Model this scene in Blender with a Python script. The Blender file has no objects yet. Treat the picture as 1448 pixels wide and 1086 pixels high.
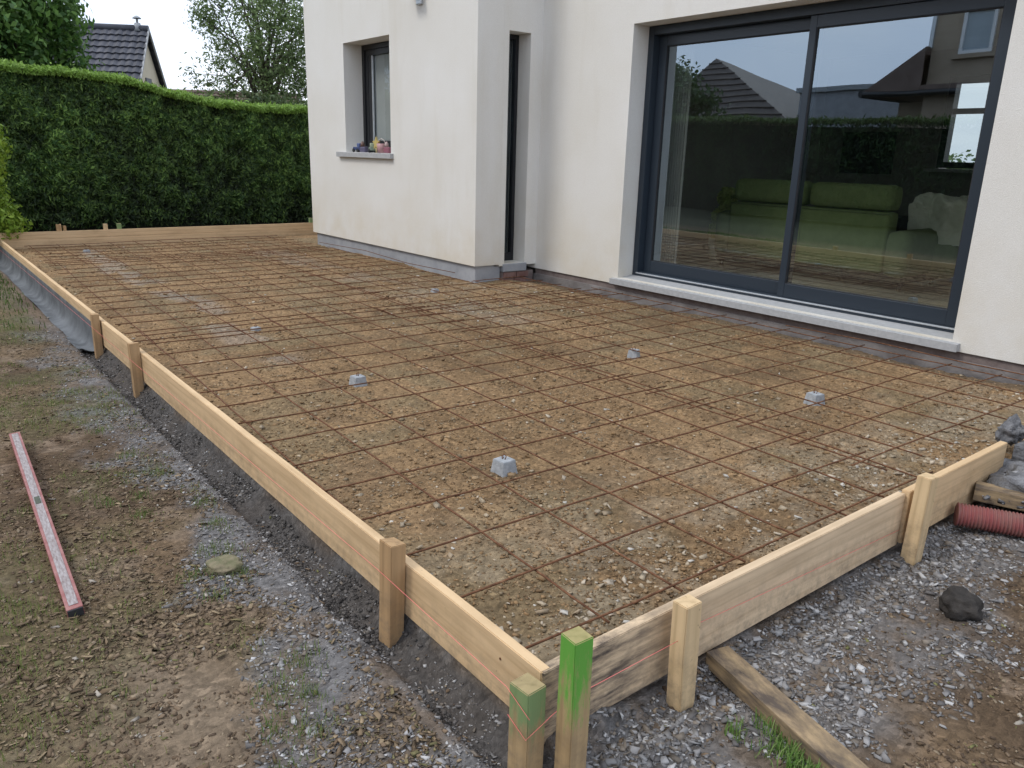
import bpy, bmesh, math, random
import numpy as np
from mathutils import Vector, Matrix
R = math.radians
rnd = random.Random(7)
rng = np.random.default_rng(11)
scene = bpy.context.scene
COL = scene.collection

# ------------------------------------------------------------------ helpers
def link(o, parent=None):
    COL.objects.link(o)
    if parent is not None: o.parent = parent
    return o

def tag(o, label=None, cat=None, group=None, kind=None):
    if label: o['label'] = label
    if cat: o['category'] = cat
    if group: o['group'] = group
    if kind: o['kind'] = kind
    return o

def empty(name, loc=(0, 0, 0), rz=0, label=None, cat=None, group=None):
    o = bpy.data.objects.new(name, None)
    o.location = loc; o.rotation_euler = (0, 0, rz); o.empty_display_size = .1
    link(o); return tag(o, label, cat, group)

class MB:
    """collects boxes, prisms and tubes into one bmesh"""
    def __init__(s): s.b = bmesh.new()
    def box(s, lo, hi, bev=0, mat=None, jit=0):
        c = [(lo[i] + hi[i]) / 2 for i in range(3)]; d = [hi[i] - lo[i] for i in range(3)]
        M = Matrix.Translation(c) @ Matrix.Diagonal((*d, 1))
        if mat is not None: M = mat @ M
        t = bmesh.new(); bmesh.ops.create_cube(t, size=1, matrix=M)
        if bev: bmesh.ops.bevel(t, geom=t.edges[:], offset=bev, segments=2, affect='EDGES', profile=.6)
        if jit:
            for v in t.verts: v.co += Vector([rnd.uniform(-jit, jit) for _ in range(3)])
        me = bpy.data.meshes.new('t'); t.to_mesh(me); t.free(); s.b.from_mesh(me); bpy.data.meshes.remove(me)
        return s
    def prism(s, pts, axis, a, b):
        """polygon pts in the two other axes extruded from a to b along axis"""
        def mk(p, t):
            l = list(p); l.insert(axis, t); return l
        n = len(pts)
        A = [s.b.verts.new(mk(p, a)) for p in pts]; B = [s.b.verts.new(mk(p, b)) for p in pts]
        fs = [s.b.faces.new(A), s.b.faces.new(B[::-1])]
        for i in range(n): fs.append(s.b.faces.new([A[i], B[i], B[(i + 1) % n], A[(i + 1) % n]][::-1]))
        bmesh.ops.recalc_face_normals(s.b, faces=fs)
        return s
    def tube(s, pts, r, n=6, caps=True):
        pts = [Vector(p) for p in pts]; rings = []
        for i, p in enumerate(pts):
            d = (pts[min(i + 1, len(pts) - 1)] - pts[max(i - 1, 0)]).normalized()
            u = d.cross(Vector((0, 0, 1)))
            if u.length < 1e-3: u = Vector((1, 0, 0))
            u.normalize(); w = d.cross(u)
            rr = r[i] if hasattr(r, '__len__') else r
            rings.append([s.b.verts.new(p + rr * (math.cos(2 * math.pi * k / n) * u + math.sin(2 * math.pi * k / n) * w)) for k in range(n)])
        for a, b in zip(rings, rings[1:]):
            for k in range(n): s.b.faces.new([a[k], b[k], b[(k + 1) % n], a[(k + 1) % n]]).smooth = True
        if caps and n > 2: s.b.faces.new(rings[0]); s.b.faces.new(rings[-1][::-1])
        return s
    def quad(s, *p):
        s.b.faces.new([s.b.verts.new(q) for q in p]); return s
    def build(s, name, mat, parent=None, loc=None, smooth=False):
        me = bpy.data.meshes.new(name); s.b.to_mesh(me); s.b.free()
        if smooth: me.shade_smooth()
        me.materials.append(mat)
        o = bpy.data.objects.new(name, me)
        if loc is not None: o.location = loc
        return link(o, parent)

def np_mesh(name, verts, faces, mat, cols=None, parent=None, smooth=False):
    """verts (n,3), faces (m,k) -> one mesh object; cols per face corner colours from per-face array"""
    me = bpy.data.meshes.new(name)
    verts = np.asarray(verts, np.float32); faces = np.asarray(faces, np.int32)
    m, k = faces.shape
    me.vertices.add(len(verts)); me.vertices.foreach_set('co', verts.ravel())
    me.loops.add(m * k); me.loops.foreach_set('vertex_index', faces.ravel())
    me.polygons.add(m); me.polygons.foreach_set('loop_start', np.arange(0, m * k, k, dtype=np.int32))
    me.update(calc_edges=True)
    if smooth: me.polygons.foreach_set('use_smooth', np.ones(m, bool))
    if cols is not None:
        cols = np.asarray(cols, np.float32)
        if len(cols) == len(verts):
            a = me.color_attributes.new('Col', 'FLOAT_COLOR', 'POINT')
        else:
            a = me.color_attributes.new('Col', 'FLOAT_COLOR', 'CORNER'); cols = np.repeat(cols, k, 0)
        a.data.foreach_set('color', np.c_[cols, np.ones(len(cols))].astype(np.float32).ravel())
    me.materials.append(mat); me.validate()
    o = bpy.data.objects.new(name, me)
    return link(o, parent)

# value noise, vectorised
def vnoise(x, y, seed=0):
    xi = np.floor(x).astype(np.int64); yi = np.floor(y).astype(np.int64); xf = x - xi; yf = y - yi
    def h(a, b):
        n = (a * 374761393 + b * 668265263 + seed * 974711) & 0xffffffff
        n = ((n ^ (n >> 13)) * 1274126177) & 0xffffffff
        return ((n ^ (n >> 16)) & 0xffff) / 65535.
    u = xf * xf * (3 - 2 * xf); v = yf * yf * (3 - 2 * yf)
    return (h(xi, yi) * (1 - u) + h(xi + 1, yi) * u) * (1 - v) + (h(xi, yi + 1) * (1 - u) + h(xi + 1, yi + 1) * u) * v
def fbm(x, y, s=1., o=4, seed=0):
    t = 0; a = .5; n = 0
    for i in range(o):
        t = t + a * vnoise(x * s, y * s, seed + i * 17); n += a; a *= .5; s *= 2.03
    return t / n

# ------------------------------------------------------------------ materials
def mat(name, col=(.5, .5, .5), rough=.7, **kw):
    m = bpy.data.materials.new(name); m.use_nodes = True
    nt = m.node_tree; b = nt.nodes['Principled BSDF']
    b.inputs['Base Color'].default_value = (*col, 1); b.inputs['Roughness'].default_value = rough
    b.inputs['Specular IOR Level'].default_value = kw.get('spec', .4); b.inputs['Metallic'].default_value = kw.get('metal', 0)
    return m, nt, b
def N(nt, t, **kw):
    n = nt.nodes.new(t)
    for k, v in kw.items():
        if k.startswith('i_'): n.inputs[k[2:].replace('_', ' ')].default_value = v
        else: setattr(n, k, v)
    return n
def coords(nt, scale=(1, 1, 1), kind='Object'):
    tc = N(nt, 'ShaderNodeTexCoord'); mp = N(nt, 'ShaderNodeMapping'); mp.inputs['Scale'].default_value = scale
    nt.links.new(tc.outputs[kind], mp.inputs[0]); return mp.outputs[0]
def noise(nt, vec, scale, detail=6, rough=.6):
    n = N(nt, 'ShaderNodeTexNoise'); n.inputs['Scale'].default_value = scale; n.inputs['Detail'].default_value = detail
    n.inputs['Roughness'].default_value = rough; nt.links.new(vec, n.inputs['Vector']); return n.outputs['Fac']
def ramp(nt, fac, stops):
    r = N(nt, 'ShaderNodeValToRGB'); e = r.color_ramp.elements
    while len(e) < len(stops): e.new(.5)
    for x, (p, c) in zip(e, stops):
        x.position = p; x.color = (*c, 1) if hasattr(c, '__len__') else (c, c, c, 1)
    nt.links.new(fac, r.inputs[0]); return r.outputs[0]
def mix(nt, fac, a, b, mode='MIX'):
    m = N(nt, 'ShaderNodeMix', data_type='RGBA', blend_type=mode)
    for s, i in ((fac, 0), (a, 6), (b, 7)):
        if isinstance(s, (int, float)): m.inputs[i].default_value = s
        elif isinstance(s, tuple): m.inputs[i].default_value = (*s, 1)
        else: nt.links.new(s, m.inputs[i])
    return m.outputs[2]
def bump(nt, b, h, strength=.3, dist=.01, prev=None):
    n = N(nt, 'ShaderNodeBump'); n.inputs['Strength'].default_value = strength; n.inputs['Distance'].default_value = dist
    nt.links.new(h, n.inputs['Height'])
    if prev: nt.links.new(prev, n.inputs['Normal'])
    nt.links.new(n.outputs[0], b.inputs['Normal']); return n.outputs[0]
def mottled(name, c1, c2, scale=8, rough=.8, bs=.3, bd=.004, bscale=120, stretch=(1, 1, 1), **kw):
    m, nt, b = mat(name, c1, rough, **kw)
    v = coords(nt, stretch); f = noise(nt, v, scale)
    nt.links.new(ramp(nt, f, [(.3, c1), (.7, c2)]), b.inputs['Base Color'])
    bump(nt, b, noise(nt, v, bscale, 4), bs, bd); return m

def ground_mat(name):
    m, nt, b = mat(name, rough=.95, spec=.15)
    v = coords(nt, kind='Object')
    at = N(nt, 'ShaderNodeVertexColor', layer_name='Col')
    f1 = ramp(nt, noise(nt, v, 38, 6, .7), [(.28, .66), (.5, .98), (.72, 1.34)])
    c = mix(nt, 1., at.outputs[0], f1, 'MULTIPLY')
    vo = N(nt, 'ShaderNodeTexVoronoi'); vo.inputs['Scale'].default_value = 85; vo.inputs['Randomness'].default_value = 1
    mp = coords(nt, (1, .6, 1)); dn = N(nt, 'ShaderNodeTexNoise'); dn.inputs['Scale'].default_value = 30
    nt.links.new(mp, dn.inputs['Vector']); va = N(nt, 'ShaderNodeVectorMath', operation='ADD')
    sc = N(nt, 'ShaderNodeVectorMath', operation='SCALE'); sc.inputs['Scale'].default_value = .04
    nt.links.new(dn.outputs['Color'], sc.inputs[0]); nt.links.new(mp, va.inputs[0]); nt.links.new(sc.outputs[0], va.inputs[1])
    nt.links.new(va.outputs[0], vo.inputs['Vector'])
    rgb = N(nt, 'ShaderNodeSeparateColor'); nt.links.new(vo.outputs['Color'], rgb.inputs[0])
    f2 = ramp(nt, rgb.outputs[0], [(0, .68), (.5, .97), (.85, 1.1), (1, 1.5)])
    c = mix(nt, .8, c, f2, 'MULTIPLY')
    nt.links.new(c, b.inputs['Base Color'])
    n1 = bump(nt, b, vo.outputs['Distance'], .7, -.006)
    bump(nt, b, noise(nt, v, 160, 5, .7), .8, .006, n1)
    return m
M_ground = ground_mat('soil_material'); M_bed = ground_mat('ballast_material')

def vcol_mat(name, rough=.8, spec=.3, trans=0, bs=0):
    m, nt, b = mat(name, rough=rough, spec=spec)
    at = N(nt, 'ShaderNodeVertexColor', layer_name='Col')
    nt.links.new(at.outputs[0], b.inputs['Base Color'])
    if bs: bump(nt, b, noise(nt, coords(nt), 220, 4), bs, .003)
    if trans:
        out = nt.nodes['Material Output']; tr = N(nt, 'ShaderNodeBsdfTranslucent'); ms = N(nt, 'ShaderNodeMixShader')
        ms.inputs[0].default_value = trans; nt.links.new(at.outputs[0], tr.inputs[0])
        nt.links.new(b.outputs[0], ms.inputs[1]); nt.links.new(tr.outputs[0], ms.inputs[2]); nt.links.new(ms.outputs[0], out.inputs[0])
    return m
M_stone = vcol_mat('stone_chip_material', .85, .25, bs=.4)
M_leaf = vcol_mat('leaf_material', .55, .35, trans=.3)
M_grass = vcol_mat('grass_blade_material', .6, .3, trans=.25)

def wood(name, c1, c2, stain=None, green=0, axis=0, gz=(0, .3)):
    m, nt, b = mat(name, c1, .72, spec=.25)
    st = [14, 14, 14]; st[axis] = .8
    v = coords(nt, tuple(st)); f = noise(nt, v, 2.2, 8, .65)
    c = ramp(nt, f, [(.25, c2), (.5, c1), (.8, tuple(min(1, x * 1.2) for x in c1))])
    wv = [1, 1, 1]; wv[axis] = .05
    w = N(nt, 'ShaderNodeTexWave', bands_direction=('Z' if axis != 2 else 'X')); w.inputs['Scale'].default_value = 9
    w.inputs['Distortion'].default_value = 9; w.inputs['Detail'].default_value = 3; w.inputs['Detail Scale'].default_value = 1.4
    nt.links.new(coords(nt, tuple(wv)), w.inputs['Vector'])
    c = mix(nt, .20, c, ramp(nt, w.outputs['Fac'], [(0, tuple(x * .62 for x in c2)), (.35, c1), (1, c1)]), 'MIX')
    big = noise(nt, coords(nt, (1.3, 1.3, 4)), 2.5, 4)
    c = mix(nt, ramp(nt, big, [(.5, 0.), (.8, .55)]), c, tuple(x * .72 for x in c2))
    if stain:
        x0, x1, amt = stain      # dark weathering fading from local x0 to x1, mostly low on the face
        sx = N(nt, 'ShaderNodeSeparateXYZ'); tc = N(nt, 'ShaderNodeTexCoord'); nt.links.new(tc.outputs['Object'], sx.inputs[0])
        mr = N(nt, 'ShaderNodeMapRange'); mr.inputs[1].default_value = x0; mr.inputs[2].default_value = x1
        mr.inputs[3].default_value = 1; mr.inputs[4].default_value = 0; nt.links.new(sx.outputs[0], mr.inputs[0])
        sn = noise(nt, coords(nt, (4, 10, 22)), 1.6, 7, .7)
        mm = N(nt, 'ShaderNodeMath', operation='MULTIPLY'); nt.links.new(mr.outputs[0], mm.inputs[0])
        nt.links.new(ramp(nt, sn, [(.40, 0.), (.62, amt)]), mm.inputs[1])
        c = mix(nt, mm.outputs[0], c, (.045, .038, .04))
    if green:
        sx = N(nt, 'ShaderNodeSeparateXYZ'); tc = N(nt, 'ShaderNodeTexCoord'); nt.links.new(tc.outputs['Object'], sx.inputs[0])
        gn = noise(nt, coords(nt, (34, 34, 7)), 1.0, 8, .75)
        ad = N(nt, 'ShaderNodeMath', operation='MULTIPLY_ADD'); ad.inputs[1].default_value = (gz[1] - gz[0]) * 2.6
        nt.links.new(gn, ad.inputs[0]); nt.links.new(sx.outputs[2], ad.inputs[2])
        mr = N(nt, 'ShaderNodeMapRange'); mr.inputs[1].default_value = gz[0] + (gz[1] - gz[0]) * 1.45; mr.inputs[2].default_value = gz[1] + (gz[1] - gz[0]) * .95
        mr.inputs[3].default_value = 0; mr.inputs[4].default_value = green; nt.links.new(ad.outputs[0], mr.inputs[0])
        ge = N(nt, 'ShaderNodeNewGeometry'); sn_ = N(nt, 'ShaderNodeSeparateXYZ'); nt.links.new(ge.outputs['Normal'], sn_.inputs[0])
        top = N(nt, 'ShaderNodeMapRange'); top.inputs[1].default_value = .6; top.inputs[2].default_value = .9; top.inputs[3].default_value = 1; top.inputs[4].default_value = .22
        nt.links.new(sn_.outputs[2], top.inputs[0]); mm = N(nt, 'ShaderNodeMath', operation='MULTIPLY')
        nt.links.new(mr.outputs[0], mm.inputs[0]); nt.links.new(top.outputs[0], mm.inputs[1])
        c = mix(nt, mm.outputs[0], c, (.10, .34, .045) if green > .8 else (.13, .27, .11))
    dx = N(nt, 'ShaderNodeSeparateXYZ'); dc = N(nt, 'ShaderNodeTexCoord'); nt.links.new(dc.outputs['Object'], dx.inputs[0])
    dr = N(nt, 'ShaderNodeMapRange'); dr.inputs[1].default_value = -.16; dr.inputs[2].default_value = .09; dr.inputs[3].default_value = 1; dr.inputs[4].default_value = 0
    nt.links.new(dx.outputs[2], dr.inputs[0]); dm = N(nt, 'ShaderNodeMath', operation='MULTIPLY'); nt.links.new(dr.outputs[0], dm.inputs[0])
    nt.links.new(ramp(nt, noise(nt, coords(nt), 22, 7, .75), [(.44, 0.), (.70, .9)]), dm.inputs[1])
    c = mix(nt, dm.outputs[0], c, (.15, .12, .095))
    sp = ramp(nt, noise(nt, coords(nt, (1, 1, 1)), 70, 2, .5), [(.70, 0.), (.76, .45)]); c = mix(nt, sp, c, (.17, .12, .08))
    nt.links.new(c, b.inputs['Base Color'])
    v2 = coords(nt, tuple(x * 3 for x in st)); bump(nt, b, noise(nt, v2, 3, 6, .6), .25, .003)
    return m
PINE = (.64, .455, .265); PINE2 = (.51, .335, .175)
M_pine = wood('pine_material', PINE, PINE2)
M_pine_stain = wood('stained_pine_material', (.64, .485, .32), (.52, .37, .225), stain=(.22, .62, .92))
M_pine_far = wood('far_pine_material', (.62, .44, .26), (.47, .31, .17))
M_stake = wood('stake_material', (.42, .27, .14), (.25, .155, .08), axis=2)
M_stake_light = wood('pale_stake_material', (.60, .44, .255), (.46, .32, .17), axis=2)
M_stake_green = wood('sprayed_stake_material', (.40, .28, .15), (.26, .17, .085), green=.92, axis=2, gz=(.02, .25))
M_stake_dull = wood('dull_green_stake_material', (.40, .28, .15), (.26, .17, .085), green=.75, axis=2, gz=(-.05, .12))
M_oldwood = wood('weathered_timber_material', (.36, .26, .15), (.24, .18, .10), stain=(3, 6, .85))

def render_mat():
    m, nt, b = mat('render_wall_material', rough=.9, spec=.15)
    v = coords(nt, kind='Object')
    c = ramp(nt, noise(nt, v, 1.3, 5, .55), [(.3, (.72, .695, .64)), (.7, (.77, .755, .72))])
    st = ramp(nt, noise(nt, coords(nt, (1.6, 1.6, .25)), 1.5, 5, .6), [(.52, 0.), (.85, .5)])
    c = mix(nt, st, c, (.58, .53, .43))
    # warmer patchy tone, strongest at the base and fading upwards
    sx = N(nt, 'ShaderNodeSeparateXYZ'); nt.links.new(v, sx.inputs[0])
    mr = N(nt, 'ShaderNodeMapRange'); mr.inputs[1].default_value = .15; mr.inputs[2].default_value = .9; mr.inputs[3].default_value = 1; mr.inputs[4].default_value = 0
    nt.links.new(sx.outputs[2], mr.inputs[0])
    mm = N(nt, 'ShaderNodeMath', operation='MULTIPLY'); nt.links.new(mr.outputs[0], mm.inputs[0])
    nt.links.new(ramp(nt, noise(nt, v, 2.5, 5), [(.35, .05), (.8, .8)]), mm.inputs[1])
    c = mix(nt, mm.outputs[0], c, (.62, .54, .40))
    c = mix(nt, 1., c, ramp(nt, noise(nt, v, 190, 3, .8), [(.3, .90), (.7, 1.06)]), 'MULTIPLY')
    nt.links.new(c, b.inputs['Base Color'])
    bump(nt, b, noise(nt, v, 240, 4, .7), .8, .005)
    return m
M_render = render_mat()
M_plinth = mottled('plinth_render_material', (.25, .26, .28), (.36, .37, .39), 5, .9, .5, .004, 90)
M_foot = mottled('footing_material', (.12, .105, .10), (.27, .25, .24), 4, .95, .8, .01, 40)
M_brickbase = mottled('brick_base_material', (.13, .10, .095), (.22, .18, .165), 14, .9, .6, .006, 60)
M_stonesill = mottled('stone_sill_material', (.33, .335, .34), (.43, .43, .43), 30, .75, .3, .002, 250)
M_conc = mottled('concrete_material', (.25, .265, .28), (.40, .415, .43), 45, .95, .8, .003, 160)
M_mortar = mottled('mortar_material', (.075, .075, .08), (.27, .27, .28), 16, .95, 1., .02, 45)
M_anth, _nt, _b = mat('anthracite_aluminium_material', (.022, .032, .045), .38, spec=.5)
bump(_nt, _b, noise(_nt, coords(_nt), 400, 2), .05, .001)
M_black, _nt, _b = mat('black_frame_material', (.010, .011, .014), .4, spec=.5)
bump(_nt, _b, noise(_nt, coords(_nt), 400, 2), .05, .001)
M_alu = mottled('aluminium_rail_material', (.50, .53, .56), (.60, .62, .64), 20, .35, .05, .001, 200, metal=.6)
M_gasket = mottled('gasket_material', (.015, .015, .017), (.025, .025, .027), 20, .6)

def glass_mat(name, refl, tint):
    m = bpy.data.materials.new(name); m.use_nodes = True; nt = m.node_tree; nt.nodes.clear()
    out = N(nt, 'ShaderNodeOutputMaterial'); g = N(nt, 'ShaderNodeBsdfGlossy'); g.inputs['Roughness'].default_value = 0.0
    g.inputs['Color'].default_value = (.74, .88, 1.0, 1); t = N(nt, 'ShaderNodeBsdfTransparent'); t.inputs[0].default_value = (*tint, 1)
    ge = N(nt, 'ShaderNodeNewGeometry'); dt = N(nt, 'ShaderNodeVectorMath', operation='DOT_PRODUCT')
    nt.links.new(ge.outputs['Incoming'], dt.inputs[0]); nt.links.new(ge.outputs['Normal'], dt.inputs[1])
    ab = N(nt, 'ShaderNodeMath', operation='ABSOLUTE'); nt.links.new(dt.outputs['Value'], ab.inputs[0])
    om = N(nt, 'ShaderNodeMath', operation='SUBTRACT'); om.inputs[0].default_value = 1; nt.links.new(ab.outputs[0], om.inputs[1])
    lw = N(nt, 'ShaderNodeMath', operation='POWER'); lw.inputs[1].default_value = 5; nt.links.new(om.outputs[0], lw.inputs[0])
    mr = N(nt, 'ShaderNodeMapRange'); mr.inputs[1].default_value = 0.; mr.inputs[2].default_value = 1; mr.inputs[3].default_value = refl; mr.inputs[4].default_value = 1
    nt.links.new(lw.outputs[0], mr.inputs[0]); ms = N(nt, 'ShaderNodeMixShader')
    nt.links.new(mr.outputs[0], ms.inputs[0]); nt.links.new(t.outputs[0], ms.inputs[1]); nt.links.new(g.outputs[0], ms.inputs[2])
    bm = N(nt, 'ShaderNodeBump'); bm.inputs['Strength'].default_value = .06; bm.inputs['Distance'].default_value = .01
    nt.links.new(noise(nt, coords(nt), 1.6, 1), bm.inputs['Height']); nt.links.new(bm.outputs[0], g.inputs['Normal'])
    nt.links.new(ms.outputs[0], out.inputs[0]); return m
M_glass = glass_mat('door_glass_material', .32, (.84, .89, .85))
M_glass2 = glass_mat('window_glass_material', .04, (.9, .92, .91))

def rust():
    m, nt, b = mat('rusty_steel_material', rough=.85, spec=.2)
    v = coords(nt); c = ramp(nt, noise(nt, v, 35, 4), [(.3, (.075, .036, .021)), (.55, (.155, .072, .038)), (.75, (.27, .145, .08))])
    nt.links.new(c, b.inputs['Base Color']); bump(nt, b, noise(nt, v, 500, 2), .3, .001); return m
M_rust = rust()
M_string = mottled('pink_string_material', (.85, .16, .16), (.80, .22, .20), 90, .8)
M_hose = mottled('red_corrugated_pipe_material', (.26, .055, .06), (.20, .12, .10), 16, .75, .2, .002, 80)
M_membrane = mottled('grey_membrane_material', (.065, .07, .075), (.165, .175, .185), 7, .7, .4, .004, 60)
M_clod = mottled('dark_mortar_clod_material', (.014, .012, .011), (.055, .048, .042), 22, .9, .8, .006, 90)
M_rock = mottled('mossy_rock_material', (.085, .10, .04), (.26, .21, .14), 28, .9, .7, .006, 60)

# ------------------------------------------------------------------ camera, world, sun
RM = [[0.61797748, 0.78574415, 0.02664528], [0.23842426, -0.15500682, -0.95871099], [-0.74917134, 0.59881468, -0.2831312]]
H = 1.225
cd = bpy.data.cameras.new('camera'); cam = link(bpy.data.objects.new('camera', cd)); scene.camera = cam
cam.matrix_world = Matrix(((RM[0][0], -RM[1][0], -RM[2][0], 0), (RM[0][1], -RM[1][1], -RM[2][1], 0), (RM[0][2], -RM[1][2], -RM[2][2], H), (0, 0, 0, 1)))
cd.sensor_width = 36; cd.lens = 36 * 1104.24 / 1448; cd.clip_start = .02; cd.clip_end = 2000

w = bpy.data.worlds.new('World'); scene.world = w; w.use_nodes = True; nt = w.node_tree; bg = nt.nodes['Background']
sky = N(nt, 'ShaderNodeTexSky', sky_type='NISHITA'); sky.sun_disc = False
SUN_EL, SUN_AZ = 50, 200            # azimuth clockwise from +Y
sky.sun_elevation = R(SUN_EL); sky.sun_rotation = R(SUN_AZ); sky.air_density = 1.2; sky.dust_density = 3
cl = noise(nt, coords(nt, (1, 1, 2.2), 'Generated'), 1.7, 7, .62)
cloud = ramp(nt, cl, [(.30, .72), (.62, .98)])
tint = ramp(nt, cl, [(.3, (7.4, 8.8, 11.6)), (.55, (9.2, 10.0, 11.4)), (.75, (10.9, 11.1, 11.5))])
nt.links.new(mix(nt, cloud, sky.outputs[0], tint), bg.inputs[0]); bg.inputs[1].default_value = .140
sd = bpy.data.lights.new('sun', 'SUN'); sd.energy = 1.5; sd.angle = R(16); sd.color = (1, .955, .88)
sun = link(bpy.data.objects.new('sun', sd)); d = Vector((math.sin(R(SUN_AZ)) * math.cos(R(SUN_EL)), math.cos(R(SUN_AZ)) * math.cos(R(SUN_EL)), math.sin(R(SUN_EL))))
sun.rotation_euler = d.to_track_quat('Z', 'Y').to_euler(); sun.location = (0, 0, 20)
scene.view_settings.view_transform = 'Standard'; scene.view_settings.look = 'None'; scene.view_settings.exposure = 0
scene.cycles.transparent_max_bounces = 12

# ------------------------------------------------------------------ ground
LY, RX, FX = 1.006, -1.12, -10.83    # inner building-line faces of the formwork
def ss(a, b, x):
    t = np.clip((x - a) / (b - a), 0, 1); return t * t * (3 - 2 * t)
def outside_h(x, y):
    wob = (fbm(x, y, 3, 3, 5) - .5) * .05
    left = ss(.93 + wob, .885 + wob, y)
    z = -.15 + left * .035
    right = ss(-1.1, -.95, x) * ss(.7, 1.1, y)
    z = np.maximum(z, -.15 + right * .02)
    z = z - .02 * np.exp(-((y - .905 - wob * .8) / .012) ** 2) * (x < -1.3) * (x > -6)
    z = z + (fbm(x, y, 1.1, 4, 9) - .5) * .05 * (y < .86) + (fbm(x, y, 7, 3, 21) - .5) * .018 + (fbm(x, y, 45, 3, 31) - .5) * .011
    z = z + (.026 + .05 * (fbm(x, y, 5, 3, 15) - .3)) * ss(.955, 1.01, y) * ss(1.3, 1.2, y) * (x < -1.09)
    z = z + (.02 + .05 * (fbm(x, y, 6, 3, 16) - .3)) * ss(-1.06, -1.10, x) * (y > 1.02)
    far = ss(-12, -14, x); z = z * (1 - far) + far * (-.02)
    return z
def axis(lo, fine_lo, fine_hi, hi, step):
    mid = list(np.arange(fine_lo, fine_hi, step)); a = []; p = fine_lo; s = step
    while p > lo: s *= 1.12; p -= s; a.append(p)
    b = []; p = mid[-1]; s = step
    while p < hi: s *= 1.12; p += s; b.append(p)
    return np.array(a[::-1] + mid + b)
def grid_mesh(name, xs, ys, hfun, cfun, m):
    X, Y = np.meshgrid(xs, ys, indexing='ij'); Z = hfun(X, Y); nx, ny = X.shape
    idx = np.arange(nx * ny).reshape(nx, ny)
    F = np.stack([idx[:-1, :-1], idx[1:, :-1], idx[1:, 1:], idx[:-1, 1:]], -1).reshape(-1, 4)
    c = cfun(X, Y).reshape(-1, 3)
    return np_mesh(name, np.stack([X, Y, Z], -1).reshape(-1, 3), F, m, c, smooth=True)
def lerp(a, b, t): return a * (1 - t[..., None]) + b * t[..., None]
C = lambda *a: np.array(a, float)
BROWN, BROWN2, GREY, DARK, GREEN = C(.165, .113, .068), C(.105, .071, .044), C(.225, .215, .21), C(.080, .073, .068), C(.095, .10, .045)
def grey_mask(x, y):
    n = (fbm(x, y, 4, 4, 41) - .5)
    l = ss(.60, .74, y + n * .5 + ss(-2.2, -.9, x) * .12) * (y < 1.3)                                         # band along the trench lip
    r = ss(-.62, -.80, x + n * .35 + .0 * y) * (y > .9)
    far = 1 - ss(3.3, 3.0, y) * 0
    return np.maximum(l * ss(-9, -4, x) + l * .25, r) * (x > -12) * (x < .3)
def ground_col(x, y):
    n = fbm(x, y, 2.2, 5, 51); n2 = fbm(x, y, 9, 4, 61)
    c = lerp(BROWN2 + 0 * x[..., None], BROWN, ss(.35, .62, n)); c = lerp(c, C(.23, .17, .12), ss(.55, .75, n2) * .7)
    c = lerp(c, C(.24, .185, .13), np.exp(-((x + 1.75) / .35) ** 2 - ((y - .40) / .22) ** 2) * .8)
    c = lerp(c, GREY * .75, grey_mask(x, y) * (.30 + .5 * ss(.35, .6, n2)))
    tr = ss(.885, .925, y + (fbm(x, y, 3, 3, 5) - .5) * -.05) * (x < -1.05) * (y < 1.02)
    c = lerp(c, DARK * (1.0), tr * .85)
    g = ss(.52, .66, fbm(x, y, 1.6, 4, 71)) * (y < .8) * .35 + .4 * ss(-5, -9, x) * (y < .8) * (y > -1)
    c = lerp(c, GREEN, np.clip(g, 0, .8) * (x < -1.6))
    c = lerp(c, GREEN * .5, ss(-11, -12, x)); c = lerp(c, C(.05, .05, .03), ss(-1.0, -2.2, y))
    return c
xs = axis(-400, -5.2, .5, 400, .016); ys = axis(-400, -.3, 4.2, 400, .016)
ground = grid_mesh('ground', xs, ys, outside_h, ground_col, M_ground); tag(ground, kind='structure')

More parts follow.
